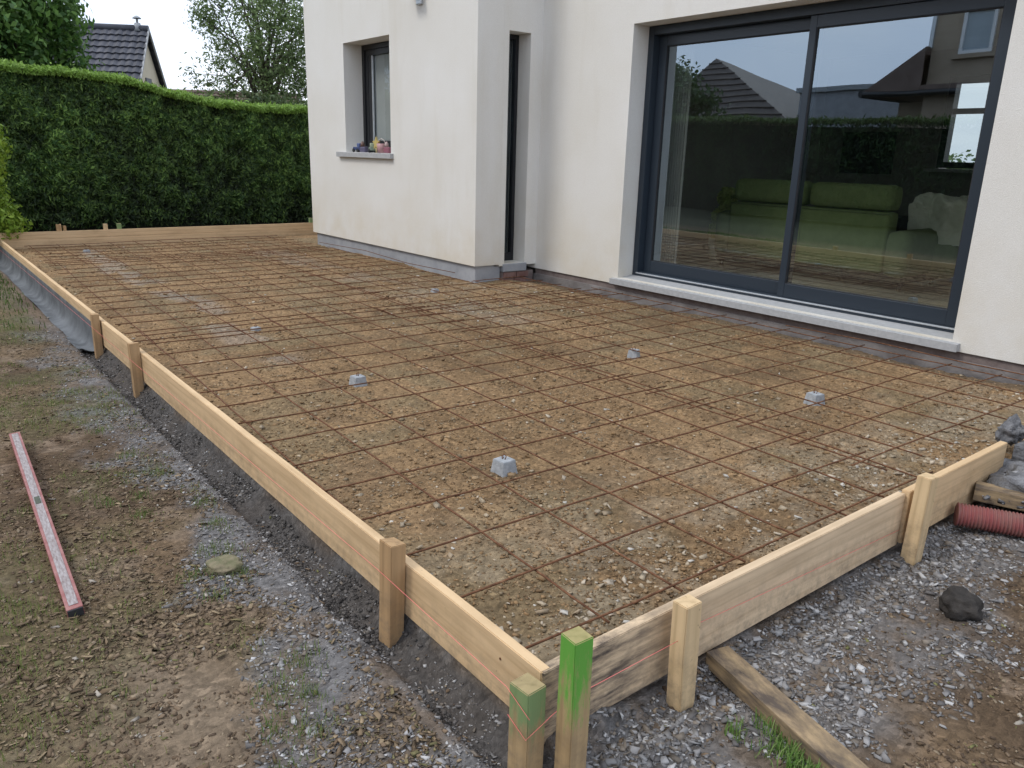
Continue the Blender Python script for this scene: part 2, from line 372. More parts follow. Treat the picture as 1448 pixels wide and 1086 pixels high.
def bed_h(x, y):
    z = (fbm(x, y, 1.3, 4, 81) - .5) * .045 + (fbm(x, y, 11, 3, 91) - .5) * .024 + (fbm(x, y, 50, 3, 95) - .5) * .016
    z = z - .04 * ss(4.9, 5.15, y) * 1
    edge = (x > RX - .035) | (x < FX + .02) | (y < LY + .035)
    return np.where(edge, -.3, z)
OCH, OCH2, PALE = C(.275, .178, .094), C(.205, .132, .069), C(.38, .32, .235)
def bed_col(x, y):
    n = fbm(x, y, 1.5, 5, 101); n2 = fbm(x, y, 7, 4, 111); n3 = fbm(x, y, 3.1, 4, 121)
    c = lerp(OCH2 + 0 * x[..., None], OCH, ss(.33, .6, n)); c = lerp(c, C(.30, .195, .10), ss(.52, .7, n2) * .6)
    c = lerp(c, C(.205, .160, .092), ss(.50, .66, n3) * .55)                     # greener grey patches
    c = lerp(c, C(.13, .09, .055), ss(.60, .74, fbm(x, y, 4.5, 4, 131)) * .4)
    # pale line of old concrete dust running through the bed, and a paler stony zone by the near corner
    ln = np.exp(-((y - 1.80 - .05 * np.sin(x * 1.7)) / .10) ** 2) * ss(-10.4, -10, x) * ss(-4.2, -4.7, x) * ss(.42, .6, fbm(x, y, 3, 3, 141))
    c = lerp(c, C(.36, .36, .35), np.clip(ln, 0, .24))
    ln2 = np.exp(-((y - 3.62) / .16) ** 2) * ss(-9.6, -9, x) * ss(-4, -5, x) * ss(.47, .6, fbm(x, y, 2.5, 3, 151))
    c = lerp(c, C(.28, .26, .23), np.clip(ln2, 0, .22))
    q = np.clip(np.exp(-((x + 1.45) / .45) ** 2) * .9 + np.exp(-((x + 6.0) ** 2 + (y - 4.3) ** 2) / 1.5) * .7, 0, 1) * ss(.38, .62, n2)
    c = lerp(c, PALE * .8, q * .55)
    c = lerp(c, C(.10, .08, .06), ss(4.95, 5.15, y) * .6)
    edge = (x > RX - .05) | (y < LY + .05)  # skirt coloured near black: shadow of the gap under the boards
    return np.where(edge[..., None], .012, c)
xs = np.r_[FX + .01, np.arange(FX + .03, -6, .035), np.arange(-6, RX - .03, .017), RX - .028]
ys = np.r_[LY + .028, np.arange(LY + .045, 4.0, .017), np.arange(4.0, 5.26, .03)]
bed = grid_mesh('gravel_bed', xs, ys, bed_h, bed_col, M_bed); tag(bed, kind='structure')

# scattered chips: real small stones, one "stuff" object per kind
IV = np.array([(x, y, z) for z in (-1, 1) for y in (-1, 1) for x in (-1, 1)], float) * .72
IF = np.array([(0, 2, 3, 1), (4, 5, 7, 6), (0, 1, 5, 4), (2, 6, 7, 3), (0, 4, 6, 2), (1, 3, 7, 5)])
def chips(name, px, py, hfun, size, cols, flat=.45, elong=1.7, m=None, sink=.25):
    n = len(px); V = np.repeat(IV[None], n, 0) * rng.uniform(.35, 1.25, (n, len(IV), 3))
    s = size[:, None, None]; V = V * s * np.array([1, 1, 1])
    V[..., 0] *= rng.uniform(1, elong, (n, 1)); V[..., 2] *= rng.uniform(flat * .6, flat * 1.3, (n, 1))
    a = rng.normal(0, .5, n); ca, sa = np.cos(a)[:, None], np.sin(a)[:, None]
    y_, z_ = V[..., 1] * ca - V[..., 2] * sa, V[..., 1] * sa + V[..., 2] * ca; V[..., 1], V[..., 2] = y_, z_
    a = rng.uniform(0, 6.28, n); ca, sa = np.cos(a)[:, None], np.sin(a)[:, None]
    x_, y_ = V[..., 0] * ca - V[..., 1] * sa, V[..., 0] * sa + V[..., 1] * ca
    V[..., 0] = x_ + px[:, None]; V[..., 1] = y_ + py[:, None]
    V[..., 2] += (hfun(px, py) + size * sink)[:, None]
    F = (IF[None] + (np.arange(n) * len(IV))[:, None, None]).reshape(-1, 4)
    cc = np.repeat(cols, len(IF), 0)
    return np_mesh(name, V.reshape(-1, 3), F, m or M_stone, cc)
def palette(n, cols, w, jit=.18):
    cols = np.array(cols); k = rng.choice(len(cols), n, p=np.array(w) / sum(w)); return cols[k] * rng.uniform(1 - jit, 1 + jit, (n, 1))
# inside the formwork: density falls off with distance from the near corner
def sample(n, x0, x1, y0, y1, dens):
    x = rng.uniform(x0, x1, n); y = rng.uniform(y0, y1, n); k = rng.random(n) < dens(x, y); return x[k], y[k]
def dist(x, y): return np.sqrt(x * x + y * y)
px, py = sample(330000, FX + .1, RX - .05, LY + .06, 5.2, lambda x, y: np.clip(2.2 / dist(x, y), 0, 1) ** 1.6 * (.35 + .65 * ss(.4, .6, fbm(x, y, 3, 3, 161))))
k = ~((py > 4.42) & (px < -6.2)); px, py = px[k], py[k]; n = len(px)
sz = .0018 + rng.exponential(.0013, n) * (1 + .15 * dist(px, py)); sz = np.clip(sz, .002, .014)
tag(chips('ballast_stone', px, py, bed_h, sz, palette(n, [(.265, .168, .085), (.32, .22, .125), (.175, .110, .058), (.40, .32, .22), (.23, .175, .11)], [5, 3, 3.4, .7, 2], .14), flat=.5),
    'brown ballast stones lying loose under the rusty mesh', 'ballast', kind='stuff')
px, py = sample(60000, FX + .2, RX - .05, LY + .06, 5.1, lambda x, y: .13 * np.clip(2.5 / dist(x, y), 0, 1) * (ss(.55, .72, fbm(x, y, 2.6, 3, 171)) * 1.0 + .02)
    + .60 * np.exp(-((x + 1.42) / .20) ** 2) * ss(.42, .6, fbm(x, y, 3.5, 3, 181)) + .9 * np.exp(-((x + 1.45) / .15) ** 2 - ((y - 2.95) / .22) ** 2)
    + .10 * np.exp(-((x + 5.4) ** 2 + (y - 4.1) ** 2) / .8))
k = ~((py > 4.42) & (px < -6.2)); px, py = px[k], py[k]; n = len(px)
sz = np.clip(.003 + rng.exponential(.0036, n), .003, .014)
tag(chips('pale_pebble', px, py, bed_h, sz, palette(n, [(.46, .39, .30), (.38, .31, .22), (.50, .47, .42), (.32, .25, .17)], [3, 3.5, 1.0, 3]), elong=1.9),
    'pale pebbles scattered over the brown bed, thickest by the near boards', 'pebbles', kind='stuff')
# outside: grey crushed chips and brown crumbs
def out_ok(x, y): return ~((x < RX + .005) & (y > LY - .005)) & ((y < 5.1))
px, py = sample(380000, -6.5, .1, .0, 4.6, lambda x, y: grey_mask(x, y) * np.clip(2.1 / dist(x, y), 0, 1) ** 1.5 * ss(.30, .5, fbm(x, y, 5, 3, 201)) * out_ok(x, y) * (1 - .35 * ss(.90, .94, y) * (x < -1.3)))
x2, y2 = sample(9000, -1.095, -.93, .95, 3.6, lambda x, y: .75 + 0 * x); px, py = np.r_[px, x2], np.r_[py, y2]
n = len(px); sz = np.clip(.0021 + rng.exponential(.0021, n), .002, .0125) * np.where(px > -1.15, 1.12, .8)
tag(chips('crushed_stone', px, py, outside_h, sz, palette(n, [(.225, .215, .21), (.31, .30, .295), (.14, .13, .125), (.46, .45, .44), (.19, .16, .13)], [4.5, 2.6, 4, 1.0, 2.5]), flat=.4, elong=2.1),
    'grey crushed stone chips on the soil outside the boards', 'crushed stone', kind='stuff')
px, py = sample(330000, -7.5, .1, -.6, 4.6, lambda x, y: (1 - grey_mask(x, y) * .7) * np.clip(1.9 / dist(x, y), 0, 1) ** 1.7 * out_ok(x, y) * ss(.3, .5, fbm(x, y, 6, 3, 211)))
n = len(px); sz = np.clip(.0018 + rng.exponential(.0018, n), .0016, .009)
tag(chips('soil_crumb', px, py, outside_h, sz, palette(n, [(.135, .092, .057), (.19, .135, .088), (.09, .062, .041), (.26, .20, .135), (.34, .30, .25), (.16, .155, .06)], [5, 4, 4, 1.6, .5, 1.0]), flat=.4, elong=2.4),
    'brown clods and crumbs of bare garden soil', 'soil crumbs', kind='stuff')

# dark clods and chips in the trench beside the long board
px, py = sample(26000, -6.2, -1.08, .885, 1.004, lambda x, y: np.clip(2.3 / dist(x, y), 0, 1) ** 1.4 * ss(.42, .66, fbm(x, y, 5, 4, 231)))
n = len(px); sz = np.clip(.0016 + rng.exponential(.0017, n), .0015, .009)
tag(chips('trench_clod', px, py, outside_h, sz, palette(n, [(.07, .064, .06), (.105, .095, .088), (.05, .045, .042), (.16, .145, .13), (.26, .25, .24)], [5, 4, 3, 1.5, .6]), flat=.7, elong=1.5),
    'dark clods and chips in the trench beside the long board', 'clods', kind='stuff')
# dry litter: flat straw and leaf scraps trodden into the soil
px, py = sample(90000, -6.5, -.3, -.4, .85, lambda x, y: np.clip(1.7 / dist(x, y), 0, 1) ** 1.5 * ss(.36, .6, fbm(x, y, 2.3, 4, 221)) * out_ok(x, y))
n = len(px); sz = np.clip(.0018 + rng.exponential(.0016, n), .0018, .0085)
tag(chips('dry_litter', px, py, outside_h, sz, palette(n, [(.20, .145, .09), (.28, .21, .13), (.14, .10, .062), (.15, .135, .065), (.22, .18, .09)], [4, 2, 4, .8, .5]), flat=.10, elong=3.4, sink=.7),
    'dry flat scraps of leaf and straw trodden into the brown soil', 'litter', kind='stuff')
# ------------------------------------------------------------------ grass
def blades(name, px, py, hfun, hgt, wid, c1, c2, label, lean=.6):
    n = len(px); a = rng.uniform(0, 6.28, n); l = rng.uniform(.1, 1, n) * lean; h = hgt * rng.uniform(.4, 1.2, n)
    dx, dy = np.cos(a), np.sin(a); z = hfun(px, py) - .004
    wx, wy = -dy * wid, dx * wid
    b0 = np.stack([px - wx, py - wy, z], -1); b1 = np.stack([px + wx, py + wy, z], -1)
    mx, my, mz = px + dx * h * l * .35, py + dy * h * l * .35, z + h * .6
    m0 = np.stack([mx - wx * .7, my - wy * .7, mz], -1); m1 = np.stack([mx + wx * .7, my + wy * .7, mz], -1)
    t = np.stack([px + dx * h * l, py + dy * h * l, z + h * (1 - .4 * l)], -1)
    V = np.stack([b0, b1, m1, m0, t], 1).reshape(-1, 3); o = np.arange(n)[:, None] * 5
    F = np.concatenate([o + np.array([[0, 1, 2]]), o + np.array([[0, 2, 3]]), o + np.array([[3, 2, 4]])], 0)
    u = rng.random((n, 1)); c = C(*c1) * (1 - u) + C(*c2) * u
    return tag(np_mesh(name, V, F, M_grass, np.concatenate([c, c, c])), label, 'grass', kind='stuff')
def tufts(spots, per, spread):
    xs_, ys_ = [], []
    for (x, y, k) in spots:
        q = int(per * k); xs_.append(rng.normal(x, spread * k ** .5, q)); ys_.append(rng.normal(y, spread * k ** .5, q))
    return np.concatenate(xs_), np.concatenate(ys_)
cx, cy = sample(9000, -8.5, -1.4, -.1, .86, lambda x, y: .13 * ss(.52, .68, fbm(x, y, 1.6, 4, 71)) + .05 * ss(.72, .8, y) * ss(-1.9, -2.4, x) * ss(-6, -3, x) + .10 * ss(-4, -6, x) * ss(.55, .4, y) + .09 * ss(.25, .1, y) * ss(-2.4, -1.7, x))
px, py = tufts([(x, y, rng.uniform(.3, 1.3)) for x, y in zip(cx, cy)], 26, .03)
blades('grass_tuft', px, py, outside_h, .028, .0011, (.10, .16, .035), (.24, .26, .08), 'thin short grass and moss growing on the trampled soil')
sp = [(-2.36, .60, .6), (-2.28, .72, .5), (-2.45, .74, .5), (-2.2, .62, .4), (-3.3, .74, .6), (-3.6, .70, .6), (-4.0, .66, .7), (-2.9, .58, .6), (-3.1, .50, .6), (-1.75, .70, .9), (-1.62, .66, .8), (-1.50, .62, .8), (-1.68, .60, .9), (-1.55, .55, .6), (-2.5, .70, .5), (-2.7, .78, .5), (-2.9, .80, .5), (-3.1, .62, .5), (-1.42, .52, .5)]
px, py = tufts(sp, 150, .035)
blades('seedling_grass', px, py, outside_h, .032, .0012, (.10, .18, .04), (.20, .22, .08), 'green grass sprouting along the grey lip of the trench')
px, py = tufts([(-.80, 1.50, 1.2), (-.74, 1.47, 1.), (-.86, 1.53, .6), (-.70, 1.44, 1.0), (-.9, 1.45, .35)], 150, .022)
blades('corner_grass', px, py, outside_h, .05, .0016, (.09, .20, .03), (.22, .30, .10), 'bright green tuft of grass beside the lying timber')
# low growth in front of the far hedge and leafy strip at left far
px, py = sample(26000, -13.6, -6, -1.2, .86, lambda x, y: ss(-6, -10, x) * .8)
blades('far_grass', px, py, outside_h, .05, .004, (.05, .09, .02), (.12, .17, .04), 'patchy grass by the foot of the hedge')

# ------------------------------------------------------------------ formwork
def plank(name, m, p0, p1, thick, z0, z1, label, cat='board', group=None, parent=None, bow=.0):
    """a board standing on edge; local x along its length, thickness to local +y"""
    p0, p1 = Vector((*p0, 0)), Vector((*p1, 0)); L = (p1 - p0).length; ang = math.atan2(p1.y - p0.y, p1.x - p0.x)
    t = bmesh.new(); nseg = max(2, int(L / .35)); vs = []
    for i in range(nseg + 1):
        x = L * i / nseg; o = bow * math.sin(math.pi * i / nseg) + rnd.uniform(-.0012, .0012); dz = rnd.uniform(-.001, .001)
        vs.append([t.verts.new((x, o, z0 + dz)), t.verts.new((x, o + thick, z0 + dz)), t.verts.new((x, o + thick, z1 + dz)), t.verts.new((x, o, z1 + dz))])
    for a, b in zip(vs, vs[1:]):
        for k in range(4): t.faces.new([a[k], a[(k + 1) % 4], b[(k + 1) % 4], b[k]])
    t.faces.new(vs[0][::-1]); t.faces.new(vs[-1]); bmesh.ops.recalc_face_normals(t, faces=t.faces[:])
    sharp = [e for e in t.edges if len(e.link_faces) == 2 and e.calc_face_angle() > .8]
    bmesh.ops.bevel(t, geom=sharp, offset=.0022, segments=2, affect='EDGES')
    mb = MB(); mb.b.free(); mb.b = t
    o = mb.build(name, m, parent); o.location = (p0.x, p0.y, 0); o.rotation_euler = (0, 0, ang)
    if parent is None: tag(o, label, cat, group)
    return o
G = 'shuttering boards around the bed'
plank('formwork_board', M_pine, (-5.55, LY), (RX - .004, LY), .03, -.062, .105, 'long pale pine board on edge along the soil trench, from the near green stakes', group=G)
plank('formwork_board', M_pine, (-10.80, LY + .002), (-5.556, LY + .002), .028, -.062, .105, 'long pine board on edge behind the grey membrane strip at the far left', group=G)
plank('formwork_board', M_pine_stain, (RX, LY + .003), (RX, 2.70), .03, -.098, .103, 'pine board with dark stains and a pink string, right of the bright green stake', group=G)
plank('formwork_board', M_pine, (RX + .012, 2.706), (RX + .004, 3.575), .03, -.092, .112, 'short clean pine board running up to the concrete blocks at the right', group=G)
fb = empty('formwork_board', (FX, 1.0, 0), label='tall two plank pine board closing the far end before the hedge', cat='board', group=G)
a = plank('plank', M_pine_far, (0, .0), (0, 3.98), .03, -.02, .098, None, parent=fb)
b_ = plank('plank', M_pine_far, (-.012, .0), (-.012, 3.98), .03, .100, .182, None, parent=fb)

def stake(m, x, y, ang, w, d_, z0, z1, label, lean=(0, 0), point=True, chip=0, parent=None, name='wooden_stake', grp='stakes nailed to the shuttering'):
    t = bmesh.new(); lv = [z0 - .25, z0, (z0 + z1) / 2, z1]; vs = []
    for i, z in enumerate(lv):
        s = .25 if (i == 0) else 1
        vs.append([t.verts.new((sx * w / 2 * s + rnd.uniform(-.0012, .0012), sy * d_ / 2 * s + rnd.uniform(-.0012, .0012), z + (rnd.uniform(-chip, chip) if i == 3 else 0))) for sx, sy in ((-1, -1), (1, -1), (1, 1), (-1, 1))])
    for a, b in zip(vs, vs[1:]):
        for k in range(4): t.faces.new([a[k], a[(k + 1) % 4], b[(k + 1) % 4], b[k]])
    t.faces.new(vs[0][::-1]); t.faces.new(vs[-1]); bmesh.ops.recalc_face_normals(t, faces=t.faces[:])
    bmesh.ops.bevel(t, geom=[e for e in t.edges if e.calc_face_angle(0) > .8], offset=.0022, segments=2, affect='EDGES')
    mb = MB(); mb.b.free(); mb.b = t; o = mb.build(name, m, parent)
    o.location = (x, y, 0); o.rotation_euler = (lean[0], lean[1], ang)
    return tag(o, label, 'stake', grp)
stake(M_stake, -5.60, .979, 0, .055, .045, -.15, .152, 'thin dark stake standing at the end of the grey membrane', chip=.003)
stake(M_stake, -4.60, .978, 0, .055, .050, -.15, .160, 'pale brown stake on the long board, next after the membrane', chip=.004, lean=(0, R(-2)))
stake(M_stake, -1.742, .974, R(6), .056, .05, -.15, .178, 'split brown stake halfway down the near part of the long board', chip=.006, lean=(R(0), R(3.0)))
stake(M_stake_dull, -1.108, .955, R(4), .062, .055, -.15, .108, 'shorter stake with dull faded green paint at the near corner')
stake(M_stake_green, -1.030, 1.020, R(-2), .052, .052, -.15, .248, 'tall stake sprayed bright green at the near corner')
stake(M_stake_light, -1.058, 1.432, R(-3), .048, .058, -.13, .165, 'clean pale stake beside the end of the lying timber', lean=(R(1.0), R(-1)))
stake(M_stake_light, -1.066, 2.715, R(0), .050, .062, -.13, .185, 'pale stake where the two right hand boards meet, near the red pipe', lean=(R(-3), R(0)))
FG = 'stake tops behind the far board'
stake(M_stake, -10.875, 1.635, 0, .04, .055, -.1, .262, 'paired broad stake top, leftmost behind the far board', chip=.012, grp=FG)
stake(M_stake, -10.90, 1.700, .1, .04, .030, -.1, .240, 'thin slat beside the leftmost stake top behind the far board', grp=FG)
stake(M_stake_light, -10.88, 2.148, 0, .04, .048, -.1, .250, 'brown rounded stake top, middle one behind the far board', grp=FG)
stake(M_stake_dull, -10.88, 2.305, 0, .04, .048, -.1, .250, 'stake top with green paint behind the far board, right of the brown ones', grp=FG)
stake(M_stake_dull, -10.88, 4.868, 0, .04, .050, -.1, .248, 'greenish stake top behind the far board, right beside the house corner', grp=FG)

# strings
def string(pts, label):
    P = []
    for a, b in zip(pts, pts[1:]):
        a, b = Vector(a), Vector(b); n = max(2, int((b - a).length / .3))
        for i in range(n): P.append(a.lerp(b, i / n))
    P.append(Vector(pts[-1])); return tag(MB().tube(P, .0007, 5).build('string_line', M_string), label, 'string', 'pink string lines')
string([(-11.0, .940, .06), (-6.0, .945, .075), (-1.77, .943, .086), (-1.145, .924, .090), (-1.060, .921, .060)], 'pink string stretched along the long soil side board')
string([(-1.140, .925, .020), (-1.074, .924, -.004), (-1.058, .99, .045), (-1.058, 1.05, .062), (-1.058, 1.41, .062)], 'pink string wrapped round the near green stakes to the next stake')
string([(-1.113, 1.47, .028), (-1.113, 2.0, .0), (-1.113, 2.68, -.03)], 'pink chalk string lying against the clean face of the right hand board')

# ------------------------------------------------------------------ welded mesh
def bar(a, b, r, sag, parent):
    a, b = Vector(a), Vector(b); n = max(3, int((b - a).length / .14)); P = []
    ph = rnd.uniform(0, 6.28); side = Vector((-(b - a).y, (b - a).x, 0)).normalized(); k1 = rnd.uniform(.4, 1)
    for i in range(n + 1):
        t = i / n; p = a.lerp(b, t)
        z = sag * math.sin(ph + t * (b - a).length * 2.1) * k1 + rnd.uniform(-.0012, .0012)
        P.append(p + Vector((0, 0, z)) + side * (rnd.uniform(-.0015, .0015) + .003 * math.sin(ph * 2 + t * 7)))
    return MB().tube(P, r, 5).build('bar', M_rust, parent)
def panel(x0, y0, nx, ny, sx, sy, ang, z, over, label, r=.0036, skew=0):
    t = empty('rebar_mesh', (x0, y0, z), ang, label, 'steel mesh', 'welded mesh panels laid on the bed')
    Lx = (nx - 1) * sx; Ly = (ny - 1) * sy
    for j in range(ny):
        o = bar((-over[0], j * sy, 0), (Lx + over[1], j * sy, 0), r, .006, t)
    for i in range(nx):
        bar((i * sx + skew, -over[2], .006), (i * sx, Ly + over[3], .006), r, .006, t)
S = .283
# near panels: long bars run parallel to the house
panel(-5.229, 1.185, 15, 8, S, .281, R(-1.9), .052, (.12, .03, .05, .08), 'front rusty mesh panel beside the long board, running to the near corner')
panel(-5.10, 3.06, 14, 8, S, .281, R(-1.2), .056, (.10, .10, .09, .03), 'rusty mesh panel lying in front of the sliding door')
panel(-9.05, 1.30, 15, 8, S, .281, R(-1.6), .046, (.10, .06, .10, .05), 'rusty mesh panel behind the front one, level with the grey membrane')
panel(-9.02, 3.18, 15, 5, S, .275, R(-.6), .048, (.08, .06, .06, -.02), 'rusty mesh panel at the foot of the wall under the small window')
panel(-6.10, 4.38, 5, 3, S, .281, R(-1), .034, (.02, .12, .04, .05), 'small piece of rusty mesh in the recess by the narrow door')
panel(-10.62, 1.28, 7, 11, S, .281, R(-.5), .044, (.08, .06, .06, .15), 'rusty mesh panel against the tall far board')
# the loose rusty bar lying along the foot of the main wall
tag(MB().tube([(-3.2, 5.15, .052), (-2.5, 5.17, .06), (-1.9, 5.15, .05), (-1.3, 5.08, .07), (-.9, 5.1, .05)], .004, 6).build('steel_bar', M_rust), 'loose rusty bar lying along the foot of the wall by the door sill', 'steel bar')
bb = MB()
tag(MB().tube([(-9.6, 4.40, .05), (-8.4, 4.42, .075), (-7.4, 4.40, .05), (-6.5, 4.42, .06)], .0035, 6).build('steel_bar', M_rust), 'long rusty bar lying along the grey plinth of the projecting wing', 'steel bar')

# ------------------------------------------------------------------ spacer blocks
def spacer(x, y, rz, s, label, z=0.0):
    t = empty('concrete_spacer', (x, y, z), rz, label, 'concrete block', 'concrete spacer blocks under the mesh')
    b = MB(); a, c, h = .041 * s, .032 * s, .060 * s
    v = [b.b.verts.new(p) for p in [(-a, -a, -.01), (a, -a, -.01), (a, a, -.01), (-a, a, -.01), (-c, -c, h), (c, -c, h), (c, c, h), (-c, c, h)]]
    for f in [(0, 3, 2, 1), (4, 5, 6, 7), (0, 1, 5, 4), (1, 2, 6, 5), (2, 3, 7, 6), (3, 0, 4, 7)]: b.b.faces.new([v[i] for i in f])
    bmesh.ops.bevel(b.b, geom=b.b.edges[:], offset=.002, segments=2, affect='EDGES')
    b.build('block', M_conc, t)
    w_ = MB(); w_.tube([(-.004, -.004, h - .004), (-.012, -.002, h + .012), (-.002, .006, h + .017), (.008, .003, h + .012), (.005, -.003, h - .004)], .0022, 5)
    w_.tube([(-.008, .004, h + .0), (-.022, .012, h + .006), (-.026, .022, h + .014)], .0013, 5); w_.build('tie_wire', M_rust, t)
spacer(-3.665, 1.868, R(4), .95, 'grey spacer block with tie wire, nearest the middle of the long board')
spacer(-2.272, 1.787, R(5), 1.0, 'largest looking grey spacer block, nearest the near corner')
spacer(-3.290, 3.615, R(22), .85, 'small pale spacer block out in front of the sliding door')
spacer(-2.075, 3.700, R(-10), 1.0, 'pale spacer block nearest the stony right hand corner', z=.0)
spacer(-5.27, 1.915, R(12), .8, 'half buried spacer block in the grey dusty line of the bed', z=-.03)
spacer(-10.05, 1.76, R(5), .9, 'distant pale spacer block near the far board', z=-.015)
spacer(-6.0, 3.86, R(5), .8, 'small flat spacer block in front of the narrow door', z=-.03)

# ------------------------------------------------------------------ things on the ground
# membrane strip
def membrane():
    prof = [(1.0015, .05), (1.0, -.01), (.996, -.07), (.975, -.115), (.945, -.128), (.915, -.128), (.888, -.124)]
    xs_ = list(np.arange(-11.3, -5.70, .12)) + [-5.70, -5.66, -5.64]; V = []; F = []; np_ = len(prof)
    for i, x in enumerate(xs_):
        for k, (y, z) in enumerate(prof):
            e = k / (np_ - 1); w1 = .02 * e * (ss(-8.2, -11, np.array(x)) ) 
            end = max(0, (x + 5.78) / .16)
            V.append((x - end * .10 * e * e, y - w1 + .008 * e * math.sin(x * 2.3) + end * .02 * e, z + .0025 * math.sin(x * 4 + k) * (k > 1) + end * .018 * e + max(0, e - .8) * .04 * (math.sin(x * 3) + .3)))
    for i in range(len(xs_) - 1):
        for k in range(np_ - 1): a = i * np_ + k; F.append((a, a + 1, a + 1 + np_, a + np_))
    o = np_mesh('damp_proof_membrane', V, F, M_membrane, smooth=True)
    md = o.modifiers.new('s', 'SOLIDIFY'); md.thickness = .004; md.offset = 0
    md = o.modifiers.new('u', 'SUBSURF'); md.levels = md.render_levels = 2
    return tag(o, 'grey membrane strip curling from the board onto the soil at the far left', 'membrane')
membrane()
# spirit level / straightedge
def level():
    p0, p1 = Vector((-4.04, .318, 0)), Vector((-2.335, .262, 0)); L = (p1 - p0).length
    z = -.115
    t = empty('spirit_level', (p0.x, p0.y, z + .022), math.atan2(p1.y - p0.y, p1.x - p0.x), 'long red and silver straightedge level lying alone on the soil at the left', 'spirit level')
    t.rotation_euler = (R(4), R(.5), t.rotation_euler[2])
    red = mottled('red_paint_material', (.25, .075, .07), (.36, .17, .15), 25, .5, .1, .001, 200)
    sil = mottled('worn_silver_material', (.20, .15, .14), (.42, .39, .385), 40, .6, .2, .001, 120, stretch=(1, 4, 1), metal=.1)
    MB().box((0, -.022, -.028), (L, .022, .030), .002).build('beam', red, t)
    MB().box((.02, -.0125, .0302), (L - .02, .0125, .0322), .0008).build('silver_face', sil, t)
    MB().box((L, -.0205, -.026), (L + .006, .0205, .028), .002).build('end_cap', M_gasket, t)
    MB().box((-.006, -.0205, -.026), (0, .0205, .028), .002).build('end_cap', mottled('grey_cap_material', (.3, .3, .3), (.4, .4, .4)), t)
    v = MB(); v.box((L * .48, -.009, .0318), (L * .52, .009, .034), .002); v.build('vial', mottled('vial_material', (.07, .08, .06), (.12, .13, .09)), t)
level()
def lump(name, m, loc, r, seed, label, cat, flat=.6, amp=.35):
    t = bmesh.new(); bmesh.ops.create_icosphere(t, subdivisions=4, radius=1); q = random.Random(seed); o = [q.uniform(0, 99) for _ in range(3)]
    from mathutils import noise as mn
    for v in t.verts:
        p = v.co.copy(); d = 1 + amp * mn.noise(p * 1.3 + Vector(o)) + amp * .5 * mn.noise(p * 3.1 + Vector(o)) + amp * .30 * mn.noise(p * 7 + Vector(o)) + amp * .16 * mn.noise(p * 16 + Vector(o))
        v.co = Vector((p.x * r[0] * d, p.y * r[1] * d, p.z * r[2] * d))
    mb = MB(); mb.b.free(); mb.b = t; x = mb.build(name, m, None, loc, smooth=True); return tag(x, label, cat)
lump('rock', M_rock, (-2.36, .700, -.098), (.050, .055, .028), 3, 'flat mossy rock lying on the soil left of the trench lip', 'rock')
lump('mortar_clod', M_clod, (-.800, 2.47, -.100), (.060, .060, .052), 5, 'round black clod lying on the grey gravel at the right', 'clod')
# lying timber
def timber(p0, p1, w_, h_, z0, z1, label, m, name='timber_beam'):
    p0, p1 = Vector((*p0, z0)), Vector((*p1, z1)); L = (p1 - p0).length
    o = MB().box((0, -w_ / 2, -h_), (L, w_ / 2, 0), .003).build(name, m); d = (p1 - p0)
    o.location = p0; o.rotation_euler = (0, -math.atan2(d.z, math.hypot(d.x, d.y)), math.atan2(d.y, d.x)); return tag(o, label, 'timber')
timber((-1.098, 1.634), (-.20, 1.415), .075, .048, -.078, -.085, 'old timber lying on the gravel from the pale stake out to the bottom edge', M_oldwood)
timber((-1.105, 3.285), (-.15, 3.62), .075, .060, .002, .0, 'old timber beam lying under the grey mortar heap above the red pipe', M_oldwood)
# corrugated pipe
def pipe():
    a, b = Vector((-1.085, 3.09, -.070)), Vector((-.1, 3.60, -.085)); n = 736; P = []; rr = []
    for i in range(n + 1):
        t = i / n; P.append(a.lerp(b, t) + Vector((0, .02 * math.sin(t * 3), 0))); rr.append(.043 + .0036 * math.sin(t * 2 * math.pi * 92))
    o = MB().tube(P, rr, 24).build('drain_pipe', M_hose); return tag(o, 'red corrugated drain pipe leaving the right hand board under the beam', 'pipe')
pipe()
# concrete blocks and mortar heap on the right
def block(lo, hi, label, rz=0, tilt=0, m=None):
    c = [(lo[i] + hi[i]) / 2 for i in range(3)]; h = [(hi[i] - lo[i]) / 2 for i in range(3)]
    b = MB().box([-x for x in h], h, .006, jit=.003); o = b.build('concrete_block', m or M_mortar); o.location = c; o.rotation_euler = (tilt, 0, R(rz))
    return tag(o, label, 'block', 'concrete blocks at the right edge')
block((-1.10, 3.60, -.12), (-.72, 3.80, .10), 'grey block smeared with mortar against the end of the short board')
block((-1.06, 3.62, .102), (-.66, 3.80, .205), 'upper grey block stacked on the mortared one at the right edge', rz=-4)
hx, hy = rng.normal(-.88, .13, 1500), rng.normal(3.47, .08, 1500)
hh = lambda x, y: -.03 + .10 * np.exp(-((x + .86) / .2) ** 2 - ((y - 3.5) / .13) ** 2)
k = (hx > -1.07); hx, hy = hx[k], hy[k]
tag(chips('mortar_crumb', hx, hy, hh, np.clip(.003 + rng.exponential(.005, len(hx)), .003, .02), palette(len(hx), [(.20, .20, .21), (.30, .30, .31), (.12, .12, .125)], [3, 2, 3]), flat=.7), 'crumbs of grey mortar spilled round the block', 'mortar', kind='stuff')
lump('mortar_heap', M_mortar, (-.86, 3.50, -.03), (.26, .17, .085), 12, 'heap of grey mortar crumbs between the block and the old beam', 'mortar heap', amp=.5)
lump('mortar_heap', M_mortar, (-1.20, 3.86, .07), (.05, .07, .06), 15, 'grey rubble lump standing on the bed behind the blocks', 'rubble', amp=.5)

